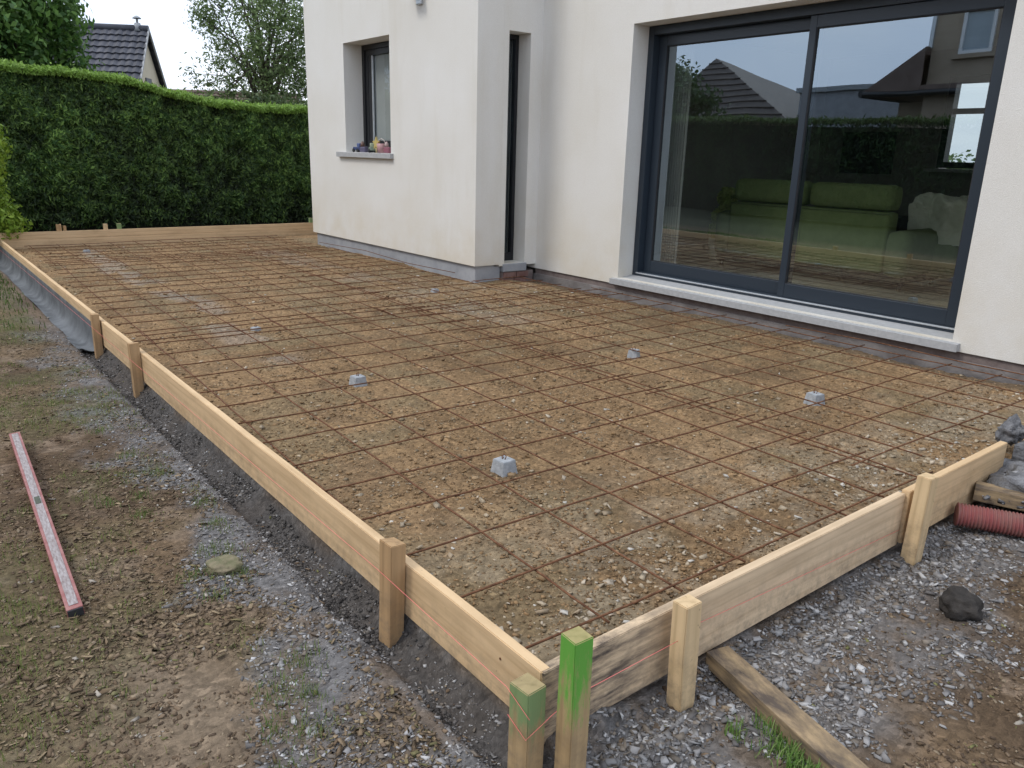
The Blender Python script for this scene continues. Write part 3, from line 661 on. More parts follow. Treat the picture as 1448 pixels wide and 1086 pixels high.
# ------------------------------------------------------------------ HOUSE
WX, WY, MY = -6.225, 4.468, 5.243
house = empty('house', (-6.2, 6, 0), label='cream rendered house with projecting wing and wide sliding glass door', cat='house')
house.location = (0, 0, 0)
def wall(ax, c0, c1, u0, u1, z0, z1, holes, name='wall', m=None, parent=house):
    """wall slab; ax=0: runs along x, thickness c0..c1 in y; ax=1: runs along y, thickness in x. holes (u0,u1,z0,z1)"""
    us = sorted({u0, u1, *[h[0] for h in holes], *[h[1] for h in holes]}); zs = sorted({z0, z1, *[h[2] for h in holes], *[h[3] for h in holes]})
    us = [u for u in us if u0 <= u <= u1]; zs = [z for z in zs if z0 <= z <= z1]
    def solid(i, j):
        if i < 0 or j < 0 or i >= len(us) - 1 or j >= len(zs) - 1: return False
        u, z = (us[i] + us[i + 1]) / 2, (zs[j] + zs[j + 1]) / 2
        return not any(h[0] < u < h[1] and h[2] < z < h[3] for h in holes)
    def P(u, c, z): return (u, c, z) if ax == 0 else (c, u, z)
    b = MB()
    for i in range(len(us) - 1):
        for j in range(len(zs) - 1):
            if not solid(i, j): continue
            a, c, d, e = us[i], us[i + 1], zs[j], zs[j + 1]
            b.quad(P(a, c0, d), P(c, c0, d), P(c, c0, e), P(a, c0, e)); b.quad(P(c, c1, d), P(a, c1, d), P(a, c1, e), P(c, c1, e))
            if not solid(i - 1, j): b.quad(P(a, c1, d), P(a, c0, d), P(a, c0, e), P(a, c1, e))
            if not solid(i + 1, j): b.quad(P(c, c0, d), P(c, c1, d), P(c, c1, e), P(c, c0, e))
            if not solid(i, j - 1): b.quad(P(a, c0, d), P(a, c1, d), P(c, c1, d), P(c, c0, d))
            if not solid(i, j + 1): b.quad(P(a, c0, e), P(c, c0, e), P(c, c1, e), P(a, c1, e))
    bmesh.ops.remove_doubles(b.b, verts=b.b.verts[:], dist=1e-5); bmesh.ops.recalc_face_normals(b.b, faces=b.b.faces[:])
    return b.build(name, m or M_render, parent)
HT = 4.6
DX0, DX1, DZ0, DZ1 = -5.040, -2.066, .150, 2.305
wall(0, WY, WY + .30, -9.92, WX, .153, HT, [(-8.887, -7.822, 1.19, 2.389)])
wall(1, WX - .003, WX - .30, WY + .303, MY + .0, .135, HT, [(4.833, 5.095, .157, 2.322)])
wall(0, MY, MY + .28, WX - .30, 4.5, .09, HT, [(DX0, DX1, DZ0, DZ1), (.9, 3.4, DZ0, DZ1)])  # right-hand opening is unseen, added to brighten the living room
wall(1, -9.92, -9.62, WY + .303, 10.0, .153, HT, [])
wall(0, 10.0, 10.3, -9.92, 4.5, .0, HT, [(-4.50, -3.30, 1.18, 2.22), (.2, 2.8, .17, 2.3)])  # the wide rear opening is unseen, added to let more light in
wall(1, 4.5, 4.2, MY + .283, 10.0, .0, HT, [(6.4, 8.6, .17, 2.3)])  # unseen side opening, added to light the interior
MB().box((-10.2, WY - .3 + 3.2, HT + .002), (4.8, 10.5, HT + .25), .01).box((-10.0, WY - .08, HT + .003), (WX + .08, WY + 2.9, HT + .12), .01).build('roof', M_anth, house)
# plinths
MB().box((-9.86, WY + .028, -.3), (WX - .031, WY + .26, .150), .002).build('plinth', M_plinth, house)
MB().box((WX - .28, WY + .030, -.3), (WX - .030, 4.80, .132), .002).build('plinth', M_plinth, house)
MB().box((WX - .02, MY + .018, -.3), (4.4, MY + .25, .0875), .004).build('plinth', M_brickbase, house)
MB().box((WX - .04, MY + .006, -.3), (4.4, MY + .0175, .035), .004).build('plinth', M_foot, house)
MB().box((-9.915, WY + .002, .1515), (WX, WY + .012, .1595)).box((WX - .3, MY + .002, .0885), (4.4, MY + .010, .0965)).build('base_trim', M_stonesill, house)
# narrow door threshold of stacked bricks
st = MB().box((WX - .25, 4.815, .075), (WX + .012, 5.115, .155), .006, jit=.002).build('threshold', M_plinth, house)
for i in range(2):
    for j in range(2):
        MB().box((WX - .25, 4.80 + j * .165 + i * .03, -.055 + i * .064), (WX + .006 - i * .004, 4.955 + j * .165 + i * .03, .003 + i * .064), .004, jit=.003).build('brick', mottled('old_brick_material', (.14, .06, .05), (.25, .16, .14), 12), house)
MB().box((WX - .26, 4.81, -.25), (WX - .012, 5.22, .072)).build('plinth', M_brickbase, house)

def pane_xz(xa, xb, y_, za, zb, m, parent):
    return MB().quad((xa, y_, za), (xb, y_, za), (xb, y_, zb), (xa, y_, zb)).build('pane', m, parent)
# small window
wn = MB(); x0, x1, z0, z1 = -8.885, -7.824, 1.21, 2.387; y = WY + .235
def frame(b, x0, x1, z0, z1, ya, yb, t, bev=.003):
    b.box((x0, ya, z0), (x0 + t, yb, z1), bev); b.box((x1 - t, ya, z0), (x1, yb, z1), bev)
    b.box((x0 + t, ya + .001, z1 - t), (x1 - t, yb, z1), bev); b.box((x0 + t, ya + .001, z0), (x1 - t, yb, z0 + t), bev); return b
win = frame(MB(), x0, x1, z0, z1, y, y + .06, .055).build('window', M_black, house)
frame(MB(), x0 + .056, x1 - .056, z0 + .056, z1 - .056, y + .014, y + .055, .062).build('sash', M_black, win)
MB().box((x0 + .215, y + .010, z0 + .06), (x0 + .235, y + .03, z1 - .12), .004).build('sash_bar', M_alu, win)
MB().box((x0 + .125, y + .016, z0 + .06), (x0 + .214, y + .05, z1 - .06), .004).build('mullion', M_black, win)
pane_xz(x0 + .118, x1 - .118, y + .034, z0 + .118, z1 - .118, M_glass2, win)
MB().box((-9.07, WY - .045, 1.132), (-7.77, WY + .235, 1.188), .004).build('sill', M_stonesill, win)
curt = mottled('grey_blind_material', (.30, .31, .30), (.34, .35, .34), 5, .9)
MB().box((x0 + .12, y + .048, z0 + .12), (x1 - .12, y + .052, z1 - .12)).build('blind', curt, win)
# narrow door
nd = MB(); xa = WX - .235
nd.box((xa + .0, 4.835, .157), (xa + .05, 4.875, 2.32), .002).box((xa + .0, 5.055, .157), (xa + .05, 5.093, 2.32), .002).box((xa, 4.875, 2.28), (xa + .049, 5.055, 2.32), .002).box((xa, 4.875, .157), (xa + .049, 5.055, .24), .002)
ndo = nd.build('narrow_door', M_black, house)
MB().box((xa + .02, 4.876, .241), (xa + .026, 5.054, 2.279)).build('pane', M_glass2, ndo)
MB().box((xa - .02, 4.876, .241), (xa - .012, 5.054, 2.279)).build('backing', M_gasket, ndo)

# sliding door
FY = MY + .19                                     # outer face of frame
sd_ = empty('sliding_door', (0, 0, 0)); sd_.parent = house
del_ = sd_
fr = MB(); t = .062
fr.box((DX0 + .002, FY, .185), (DX0 + t, FY + .16, DZ1 - .002), .003)
fr.box((DX1 - t, FY, .185), (DX1 - .002, FY + .16, DZ1 - .002), .003)
fr.box((DX0 + t, FY + .001, DZ1 - t - .012), (DX1 - t, FY + .16, DZ1 - .002), .003)
fr.box((DX0 + .002, FY - .002, .165), (DX1 - .002, FY + .16, .184), .003)
fr.build('frame', M_anth, sd_)
MB().box((DX0 + .05, FY - .010, .1845), (DX1 - .03, FY + .008, .196), .003).build('rail', M_alu, sd_)
MB().box((DX0 + t, FY + .009, .1845), (DX1 - t, FY + .10, .2005), .002).build('rail', M_anth, sd_)
XM = -3.475
def sash(x0, x1, ya, stile_l, stile_r):
    z0, z1 = .201, DZ1 - t - .013; s = MB()
    s.box((x0, ya, z0), (x0 + stile_l, ya + .045, z1), .004); s.box((x1 - stile_r, ya, z0), (x1, ya + .045, z1), .004)
    s.box((x0 + stile_l, ya + .001, z1 - .085), (x1 - stile_r, ya + .044, z1), .004); s.box((x0 + stile_l, ya + .001, z0), (x1 - stile_r, ya + .044, z0 + .105), .004)
    o = s.build('sash', M_anth, sd_)
    g = MB(); frame(g, x0 + stile_l - .001, x1 - stile_r + .001, z0 + .104, z1 - .084, ya + .006, ya + .036, .007, .001); g.build('gasket', M_gasket, o)
    pane_xz(x0 + stile_l - .002, x1 - stile_r + .002, ya + .020, z0 + .102, z1 - .082, M_glass, o); return o
sash(DX0 + t + .001, XM + .03, FY + .075, .085, .05)
sash(XM - .025, DX1 - t - .001, FY + .018, .055, .085)
# sloped stone sill
MB().prism([(MY - .045, .092), (MY - .045, .140), (FY + .02, .166), (FY + .02, .110)], 0, -5.10, -2.015).build('sill', M_stonesill, sd_)

# lamp on wing wall
lp = MB(); lp.box((-7.30, WY - .14, 2.66), (-7.12, WY - .02, 2.72), .02).box((-7.24, WY - .03, 2.60), (-7.15, WY - .001, 2.80), .01).build('wall_lamp', M_alu, house)

# interior shell
M_inwall = mottled('interior_wall_material', (.20, .19, .175), (.25, .24, .22), 2, .9)
M_floor = mottled('interior_floor_material', (.28, .255, .22), (.34, .31, .27), 2.5, .35, .05, .001, 50)
M_ceil = mottled('ceiling_material', (.45, .44, .42), (.5, .49, .47), 2, .9)
MB().box((-6.5, MY + .285, -.1), (4.2, 9.99, .165)).build('floor', M_floor, house)
MB().box((-6.5, MY + .285, 2.50), (4.2, 9.99, 2.55)).build('ceiling', M_ceil, house)
wall(0, 9.9, 9.995, -6.0, 4.2, .166, 2.499, [(-4.46, -3.34, 1.19, 2.21), (.2, 2.8, .17, 2.3)], 'inner_wall', M_inwall)  # wide hole matches the unseen rear opening added for light
wall(1, -6.0, -6.1, MY + .29, 9.9, .166, 2.499, [], 'inner_wall', M_inwall)
MB().box((-9.6, WY + .31, -.1), (-6.56, 5.24, .3)).box((-9.6, 5.9, .3), (-6.6, 5.95, 4.5)).build('inner_wall', M_inwall, house)
bw = frame(MB(), -4.455, -3.345, 1.195, 2.205, 9.92, 10.05, .07).box((-4.385, 9.95, 1.80), (-3.415, 10.02, 1.86)).build('rear_window', M_black, house)
MB().box((-4.50, 9.70, 1.15), (-3.27, 9.899, 1.185), .004).build('sill', M_stonesill, bw)
pane_xz(-4.384, -3.416, 9.98, 1.266, 2.134, M_glass2, bw)

# ------------------------------------------------------------------ interior furniture
def cloth_mat(name, c1, c2): return mottled(name, c1, c2, 10, .95, .4, .003, 260)
M_sofa = cloth_mat('green_sofa_material', (.155, .20, .075), (.20, .245, .10))
M_sofa2 = cloth_mat('dark_green_sofa_material', (.14, .17, .08), (.18, .22, .105))
M_throw = cloth_mat('cream_throw_material', (.60, .61, .48), (.75, .75, .62))
def soft(lo, hi, name, m, parent, bev=.06, sub=2):
    b = MB().box(lo, hi, bev); o = b.build(name, m, parent, smooth=True); return o
sf = empty('sofa', (-4.13, 6.98, .166), R(2), 'green fabric sofa seen from behind through the left glass', 'sofa')
soft((-.80, -.30, .14), (.80, -.12, .66), 'back', M_sofa, sf, .035)
soft((-.79, -.29, .665), (-.02, -.06, .885), 'headrest', M_sofa, sf, .065); soft((.02, -.29, .665), (.79, -.06, .885), 'headrest', M_sofa, sf, .065)
for q in (-.01, ): MB().tube([(q, -.302, .15), (q, -.303, .65)], .004, 5).tube([(-.79, -.302, .645), (0, -.304, .648), (.79, -.302, .645)], .005, 5).tube([(-.79, -.302, .16), (.79, -.302, .16)], .005, 5).build('seam', M_sofa2, sf)
soft((-.78, -.12, .14), (.78, .55, .44), 'seat', M_sofa, sf, .05)
soft((-1.00, -.26, .12), (-.805, .55, .56), 'armrest', M_sofa2, sf, .08); soft((.805, -.36, .12), (1.02, .50, .52), 'armrest', M_sofa2, sf, .09)
soft((-.95, -.24, .06), (.98, .5, .138), 'base', M_gasket, sf, .01)
for sx in (-.9, .93):
    for sy in (-.2, .45): MB().tube([(sx, sy, 0), (sx, sy, .07)], .02, 8).build('leg', M_black, sf)
s2 = empty('sofa', (-2.72, 7.62, .166), R(4), 'second green sofa under a crumpled pale throw, behind the right glass', 'sofa')
soft((-.65, -.25, .12), (.65, -.05, .62), 'back', M_sofa2, s2, .05); soft((-.65, -.05, .12), (.65, .6, .42), 'seat', M_sofa2, s2, .05)
soft((-.78, -.42, .10), (-.25, -.26, .40), 'armrest', M_sofa2, s2, .07)
soft((.66, -.25, .12), (.85, .6, .52), 'armrest', M_sofa2, s2, .07)
def throw():
    nx, ny = 70, 40; V = []; F = []
    for i in range(nx):
        for j in range(ny):
            u, v = i / (nx - 1), j / (ny - 1); x = -.70 + 1.35 * u; s = v * 1.2
            if s < .42: y_, z_ = -.29, .34 + s
            elif s < .66: y_, z_ = -.29 + (s - .42), .77
            else: y_, z_ = -.05 + (s - .66) * .25, .77 - (s - .66) * .9
            n = fbm(np.array(u * 9), np.array(v * 8 + u * 3), 1, 4, 301) - .5
            V.append((x, y_ - .20 * n - .05, z_ + .13 * n + .03))
    for i in range(nx - 1):
        for j in range(ny - 1): a = i * ny + j; F.append((a, a + ny, a + ny + 1, a + 1))
    o = np_mesh('throw_blanket', V, F, M_throw, smooth=True); o.location = s2.location; o.rotation_euler = s2.rotation_euler
    tag(o, 'crumpled pale throw draped over the back of the second sofa', 'blanket')
throw()
tv = empty('television', (-5.30, 9.88, 1.1), 0, 'black flat television on the back wall of the living room', 'television')
MB().box((-.33, -.05, .0), (.34, 0, .50), .006).build('casing', M_black, tv); MB().box((-.315, -.053, .02), (.325, -.0505, .48)).build('screen', M_gasket, tv)
cb = MB().box((-6.0 + .02, 9.35, .166), (-4.5, 9.85, .62), .01).build('cabinet', M_gasket); tag(cb, 'low dark cabinet below the television', 'cabinet')
# small table and curtain
tb = empty('side_table', (-2.32, 6.75, .166), 0, 'small wooden table with papers at the right end of the glass', 'table')
M_tw = wood('table_wood_material', (.22, .10, .04), (.14, .06, .025))
MB().box((-.30, -.22, .52), (.30, .22, .55), .004).build('table_top', M_tw, tb)
for sx in (-.26, .26):
    for sy in (-.18, .18): MB().box((sx - .02, sy - .02, 0), (sx + .02, sy + .02, .52), .003).build('leg', M_tw, tb)
pp = MB().box((-2.50, 6.60, .717), (-2.28, 6.76, .722), .001).build('paper', mottled('paper_material', (.6, .6, .58), (.7, .7, .68))); tag(pp, 'white papers lying on the small wooden table', 'paper')
def curtain():
    V = []; F = []; n = 60
    for i in range(n):
        x = -4.965 + .20 * i / (n - 1); y_ = MY + .48 + .022 * math.sin(i * .75) + .008 * math.sin(i * 1.9)
        V += [(x, y_, .19), (x, y_, 2.46)]
    for i in range(n - 1): F.append((2 * i, 2 * i + 2, 2 * i + 3, 2 * i + 1))
    o = np_mesh('curtain', V, F, mottled('sheer_curtain_material', (.24, .24, .24), (.29, .29, .29), 3, .95), smooth=True)
    tag(o, 'pale hanging curtain gathered at the left end of the sliding door', 'curtain')
curtain()
# climbing toy figure / plant by the sofa
pl = empty('potted_plant', (-5.30, 7.05, .166), 0, 'yellow green leafy potted plant standing left of the green sofa', 'plant')
MB().tube([(0, 0, 0), (0, 0, .12), (0, 0, .24)], [.09, .11, .12], 16).build('pot', M_throw, pl)
def leaf_cloud(name, m, cs, rs, n, size, c1, c2, parent=None, seed=1, orient=None, shell=.5, dens=None, asp=.55):
    """n small leaf quads spread through ellipsoid clumps cs (k,3) radii rs (k,3)"""
    q = np.random.default_rng(seed); cs = np.array(cs, float); rs = np.array(rs, float)
    k = q.choice(len(cs), n, p=(rs.prod(1) ** .67) / (rs.prod(1) ** .67).sum())
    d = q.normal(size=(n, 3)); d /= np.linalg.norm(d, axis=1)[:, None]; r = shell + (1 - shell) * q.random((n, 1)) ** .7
    p = cs[k] + d * r * rs[k] * q.uniform(.85, 1.1, (n, 1))
    return leaf_quads(name, m, p, d, size, c1, c2, q, parent, asp, shade=r[:, 0])
def leaf_quads(name, m, p, nrm, size, c1, c2, q, parent=None, asp=.55, shade=None, up=0):
    n = len(p); nv = nrm + q.normal(0, .55, (n, 3)); nv /= np.linalg.norm(nv, axis=1)[:, None]
    t = np.cross(nv, q.normal(size=(n, 3)) + np.array([0, 0, up])); t /= np.linalg.norm(t, axis=1)[:, None]; b = np.cross(nv, t)
    s = size * q.uniform(.55, 1.35, (n, 1)); t = t * s; b = b * s * asp
    V = np.stack([p - t, p + b * .9 + nv * s * .08, p + t, p - b * .9 + nv * s * .08], 1).reshape(-1, 3)
    F = np.arange(n * 4).reshape(-1, 4); u = q.random((n, 1)); c = C(*c1) * (1 - u) + C(*c2) * u
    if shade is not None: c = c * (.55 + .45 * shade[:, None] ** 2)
    return np_mesh(name, V, F, m, c, parent)
leaf_cloud('foliage', M_leaf, [(0, 0, .45), (.03, .02, .65), (-.03, 0, .33)], [(.10, .10, .14), (.09, .09, .12), (.1, .1, .1)], 1500, .04, (.34, .42, .12), (.52, .56, .20), pl, 5)

# toys on the small sill
def toy(kind, x, cols, label, dz=0, s=1):
    t = empty('toy', (x, WY - .005 + rnd.uniform(-.01, .05), 1.189), rnd.uniform(-.4, .4), label, 'toy', 'toys on the small window sill'); t.scale = (s, s, s)
    ms = [mottled('toy_plastic_material', c, tuple(min(1, v * 1.15) for v in c), 10, .4) for c in cols]
    if kind == 'truck':
        MB().box((-.06, -.025, .02), (.06, .025, .05), .006).build('body', ms[0], t); MB().box((.01, -.022, .05), (.055, .022, .085), .006).build('cab', ms[1], t)
        for sx in (-.04, .035):
            for sy in (-.027, .027): MB().tube([(sx, sy - .006, .018), (sx, sy + .006, .018)], .018, 12).build('wheel', M_gasket, t)
    elif kind == 'bucket':
        MB().tube([(0, 0, 0), (0, 0, .04), (0, 0, .085)], [.034, .040, .046], 16).build('body', ms[0], t)
        MB().tube([(-.045, 0, .083), (-.03, 0, .115), (0, 0, .13), (.03, 0, .115), (.045, 0, .083)], .004, 6).build('handle', ms[1], t)
    elif kind == 'star':
        b = MB(); pts = []
        for i in range(10): r_ = .055 if i % 2 == 0 else .026; pts.append((r_ * math.sin(i * math.pi / 5), .08 + r_ * math.cos(i * math.pi / 5)))
        b.prism(pts, 1, -.008, .008); b.build('body', ms[0], t); MB().tube([(0, 0, 0), (0, 0, .04)], .007, 8).build('stem', ms[1], t)
    else:
        MB().box((-.045, -.02, 0), (.045, .02, .05), .010).build('body', ms[0], t); MB().tube([(-.02, 0, .05), (-.02, 0, .075), (-.02, 0, .095)], [.02, .017, .006], 12).build('head', ms[1], t)
toy('truck', -8.66, [(.05, .07, .16), (.09, .12, .25)], 'dark blue toy truck at the left end of the small sill', s=1.2)
toy('figure', -8.52, [(.10, .09, .14), (.14, .08, .06)], 'dark chunky toy figure second from the left on the sill', s=1.3)
toy('truck', -8.33, [(.20, .26, .20), (.36, .42, .30)], 'grey green toy lorry in the middle of the small sill', s=1.25)
toy('star', -8.17, [(.48, .38, .14), (.5, .4, .2)], 'yellow star toy standing up on the small sill', s=1.3)
toy('bucket', -8.08, [(.42, .24, .24), (.5, .46, .42)], 'pink toy bucket with a handle on the small sill', s=1.2)
toy('figure', -7.93, [(.26, .10, .13), (.4, .3, .28)], 'red toy figure at the right end of the small sill', s=1.3)

# ------------------------------------------------------------------ hedges and trees
def hedge(name, path, thick, zb, zt, n, size, c1, c2, label, seed=3, group='clipped hedges', ctop=(.19, .31, .045), face=1, mound=.06):
    """clipped hedge whose near face follows path [(x,y)...] with heights zt per path point; leaves spread over face and top"""
    q = np.random.default_rng(seed); root = empty(name, (path[0][0], path[0][1], 0), 0, label, 'hedge', group); ox, oy = path[0]
    P = np.array(path, float); seg = np.linalg.norm(np.diff(P, axis=0), axis=1); cum = np.r_[0, np.cumsum(seg)]; zt = np.array(zt, float)
    def at(s): return np.stack([np.interp(s, cum, P[:, 0]), np.interp(s, cum, P[:, 1])], -1), np.interp(s, cum, zt)
    def nrm(s):
        i = np.clip(np.searchsorted(cum, s) - 1, 0, len(seg) - 1); d = np.diff(P, axis=0)[i] / seg[i][..., None]; return np.stack([d[..., 1], -d[..., 0]], -1) * face
    # inner dark body
    b = MB(); ns = 60; rows = []
    for i in range(ns + 1):
        s = cum[-1] * i / ns; (p,), (z,) = at(np.array([s]))[0], [at(np.array([s]))[1]]; z = float(z[0]) if hasattr(z, '__len__') else float(z)
        nn = nrm(np.array([s]))[0]; f = p - nn * .12; g = p - nn * thick
        rows.append([b.b.verts.new((f[0] - ox, f[1] - oy, zb)), b.b.verts.new((f[0] - ox, f[1] - oy, z - .14)), b.b.verts.new((g[0] - ox, g[1] - oy, z - .14)), b.b.verts.new((g[0] - ox, g[1] - oy, zb))])
    for a, c in zip(rows, rows[1:]):
        for k in range(3): b.b.faces.new([a[k], c[k], c[k + 1], a[k + 1]])
    b.b.faces.new(rows[0]); b.b.faces.new(rows[-1][::-1])
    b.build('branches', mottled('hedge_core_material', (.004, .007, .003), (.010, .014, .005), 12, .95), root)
    # face leaves
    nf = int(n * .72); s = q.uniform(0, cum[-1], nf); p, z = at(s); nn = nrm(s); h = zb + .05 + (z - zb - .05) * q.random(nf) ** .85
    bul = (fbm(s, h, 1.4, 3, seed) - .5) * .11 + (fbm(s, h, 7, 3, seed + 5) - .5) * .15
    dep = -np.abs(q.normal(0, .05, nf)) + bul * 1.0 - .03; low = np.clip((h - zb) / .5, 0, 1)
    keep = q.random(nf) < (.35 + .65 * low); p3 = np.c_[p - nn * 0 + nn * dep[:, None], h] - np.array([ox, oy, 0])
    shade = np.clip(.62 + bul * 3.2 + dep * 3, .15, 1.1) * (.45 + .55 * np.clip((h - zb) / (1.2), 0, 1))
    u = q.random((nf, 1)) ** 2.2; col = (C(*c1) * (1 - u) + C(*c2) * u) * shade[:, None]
    nt_ = n - nf; s2_ = q.uniform(0, cum[-1], nt_); pt, zt_ = at(s2_); n2 = nrm(s2_); dd = q.random(nt_) ** 1.5 * thick
    zz = zt_ + (fbm(s2_, dd, 2.2, 3, seed + 9) - .5) * .10 - .02 + np.abs(q.normal(0, .035, nt_)) - (dd < .08) * .03
    pt3 = np.c_[pt - n2 * dd[:, None] + n2 * .02, zz] - np.array([ox, oy, 0]); u = q.random((nt_, 1)); ct = (C(*ctop) * (1 - u * .6) + C(*c2) * u * .6) * q.uniform(.7, 1.2, (nt_, 1))
    A = p3[keep]; CC = col[keep]; NN = np.c_[nn[keep], np.full(keep.sum(), .5)]
    allp = np.r_[A, pt3]; alln = np.r_[NN, np.c_[n2 * .5, np.full(nt_, 1.)]]; allc = np.r_[CC, ct]
    m_ = len(allp); nv = alln + q.normal(0, .6, (m_, 3)); nv /= np.linalg.norm(nv, axis=1)[:, None]
    t = np.cross(nv, q.normal(size=(m_, 3))) + np.array([0, 0, .7]); t /= np.linalg.norm(t, axis=1)[:, None]; bb_ = np.cross(nv, t); bb_ /= np.linalg.norm(bb_, axis=1)[:, None]
    sz_ = size * q.uniform(.5, 1.4, (m_, 1)); V = np.stack([allp - t * sz_, allp + bb_ * sz_ * .30, allp + t * sz_, allp - bb_ * sz_ * .30], 1).reshape(-1, 3)
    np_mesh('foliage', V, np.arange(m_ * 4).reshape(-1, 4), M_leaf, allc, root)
    return root
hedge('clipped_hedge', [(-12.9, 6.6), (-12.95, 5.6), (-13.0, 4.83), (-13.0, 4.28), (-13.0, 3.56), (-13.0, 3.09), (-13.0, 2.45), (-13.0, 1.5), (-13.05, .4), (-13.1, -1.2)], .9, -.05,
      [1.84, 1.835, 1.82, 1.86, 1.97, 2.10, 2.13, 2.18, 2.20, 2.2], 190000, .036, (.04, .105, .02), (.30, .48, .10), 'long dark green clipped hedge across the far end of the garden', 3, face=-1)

# hedge reflected in the glass, along the other side of the garden
hedge('clipped_hedge', [(-20, -5.5), (-13.7, -5.5), (-8.5, -5.5), (-4.2, -5.5), (2, -5.5)], 1.0, -.05, [2.2, 2.2, 2.08, 2.05, 2.0], 60000, .05, (.03, .07, .014), (.07, .13, .026), 'dark hedge on the near side of the garden, seen only reflected in the glass', 8, face=-1, ctop=(.09, .13, .025))

def tree(name, base, trunk_h, r0, crown, n, size, c1, c2, label, seed, limbs=10, shell=.3, asp=.55, lean=(0, 0)):
    q = random.Random(seed); root = empty(name, base, 0, label, 'tree', None); b = MB()
    top = Vector((lean[0], lean[1], trunk_h)); P = [Vector((0, 0, -.3)), Vector((0, 0, .3)), top * .6 + Vector((q.uniform(-.05, .05), 0, 0)), top]
    b.tube(P, [r0 * 1.3, r0, r0 * .8, r0 * .55], 8)
    cs, rs = [], []; cxm, cym, czm = crown['c']; RX_, RY_, RZ_ = crown['r']
    for i in range(limbs):
        a = 2.4 * i + q.uniform(-.3, .3); el = -.75 + 1.7 * (i + .5) / limbs; rr_ = math.sqrt(max(.05, 1 - min(1, el * el)))
        tip = Vector((cxm + RX_ * .72 * math.cos(a) * rr_, cym + RY_ * .72 * math.sin(a) * rr_, czm + RZ_ * .72 * el))
        st_ = top * q.uniform(.45, 1); mid = st_.lerp(tip, .5) + Vector((0, 0, .12 * RZ_))
        b.tube([st_, mid, tip], [r0 * .38, r0 * .2, r0 * .06], 6)
        for k in range(4):
            tp = tip + Vector((q.uniform(-1, 1) * RX_, q.uniform(-1, 1) * RY_, q.uniform(-1, 1) * RZ_)) * .33
            b.tube([mid.lerp(tip, q.uniform(.2, .9)), tp], [r0 * .1, r0 * .03], 5); cs.append(tp); f = q.uniform(.16, .30) * crown.get('k', 1); rs.append((RX_ * f, RY_ * f, RZ_ * f))
        f = .30 * crown.get('k', 1); cs.append(tip); rs.append((RX_ * f, RY_ * f, RZ_ * f))
    b.build('trunk', mottled('bark_material', (.05, .04, .03), (.11, .09, .07), 12, .95, .6, .02, 30), root)
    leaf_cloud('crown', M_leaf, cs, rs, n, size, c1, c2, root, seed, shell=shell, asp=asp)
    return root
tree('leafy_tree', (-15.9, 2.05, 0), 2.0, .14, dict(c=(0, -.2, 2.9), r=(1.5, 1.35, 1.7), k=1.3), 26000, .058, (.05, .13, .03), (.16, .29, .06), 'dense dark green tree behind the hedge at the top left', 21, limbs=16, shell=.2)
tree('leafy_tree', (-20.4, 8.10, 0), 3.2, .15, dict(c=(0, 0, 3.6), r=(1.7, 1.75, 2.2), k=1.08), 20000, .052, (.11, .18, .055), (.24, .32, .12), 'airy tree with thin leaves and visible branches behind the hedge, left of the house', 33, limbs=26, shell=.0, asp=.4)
# low crowns seen behind the hedge beside the house
tree('leafy_tree', (-16.0, 6.6, 0), 1.2, .06, dict(c=(0, 0, 1.75), r=(.8, .9, .55), k=1.2), 5000, .05, (.05, .09, .03), (.13, .17, .06), 'low loose bush crown behind the hedge, under the airy tree', 41, limbs=8)
sb = empty('shrub', (-11.2, .75, -.1), 0, 'bright yellow green shrub cut off by the left edge of the photo', 'shrub')
_c = []; _r = []
for i in range(34):
    zz = .10 + 1.62 * (i % 17) / 16; xx = rnd.uniform(-.9, .45); top_y = .50 + .03 * math.sin(zz * 6) - .10 * max(0, zz - 1.3) * 3
    _c.append((xx, min(top_y - .14 - rnd.uniform(0, .10) + (xx - .3) * -.055, .6), zz)); _r.append((.28, .17, .20))
for i in range(24): _c.append((rnd.uniform(-.9, .4), rnd.uniform(-.6, .1), rnd.uniform(.2, 1.6))); _r.append((.3, .25, .25))
_c += [(.12, .56, .34), (.18, .48, .22), (.0, .42, .42)]; _r += [(.10, .09, .10), (.10, .10, .12), (.12, .10, .12)]
MB().tube([(-.1, .05, 0), (-.1, .05, .8), (-.2, 0, 1.4)], [.03, .025, .01], 8).tube([(.05, .0, 0), (.15, .1, .7)], [.02, .008], 8).build('stem', mottled('shrub_bark_material', (.05, .04, .03), (.1, .08, .06)), sb)
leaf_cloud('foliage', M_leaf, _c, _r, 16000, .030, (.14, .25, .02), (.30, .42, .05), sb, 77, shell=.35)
# reflected tree
tree('leafy_tree', (-16.4, -8.2, 0), 2.4, .14, dict(c=(-.8, 0, 2.6), r=(1.7, 1.3, 1.6), k=1.3), 9000, .08, (.04, .09, .02), (.10, .16, .05), 'bushy tree beyond the near hedge, seen reflected in the left glass', 51, limbs=12)

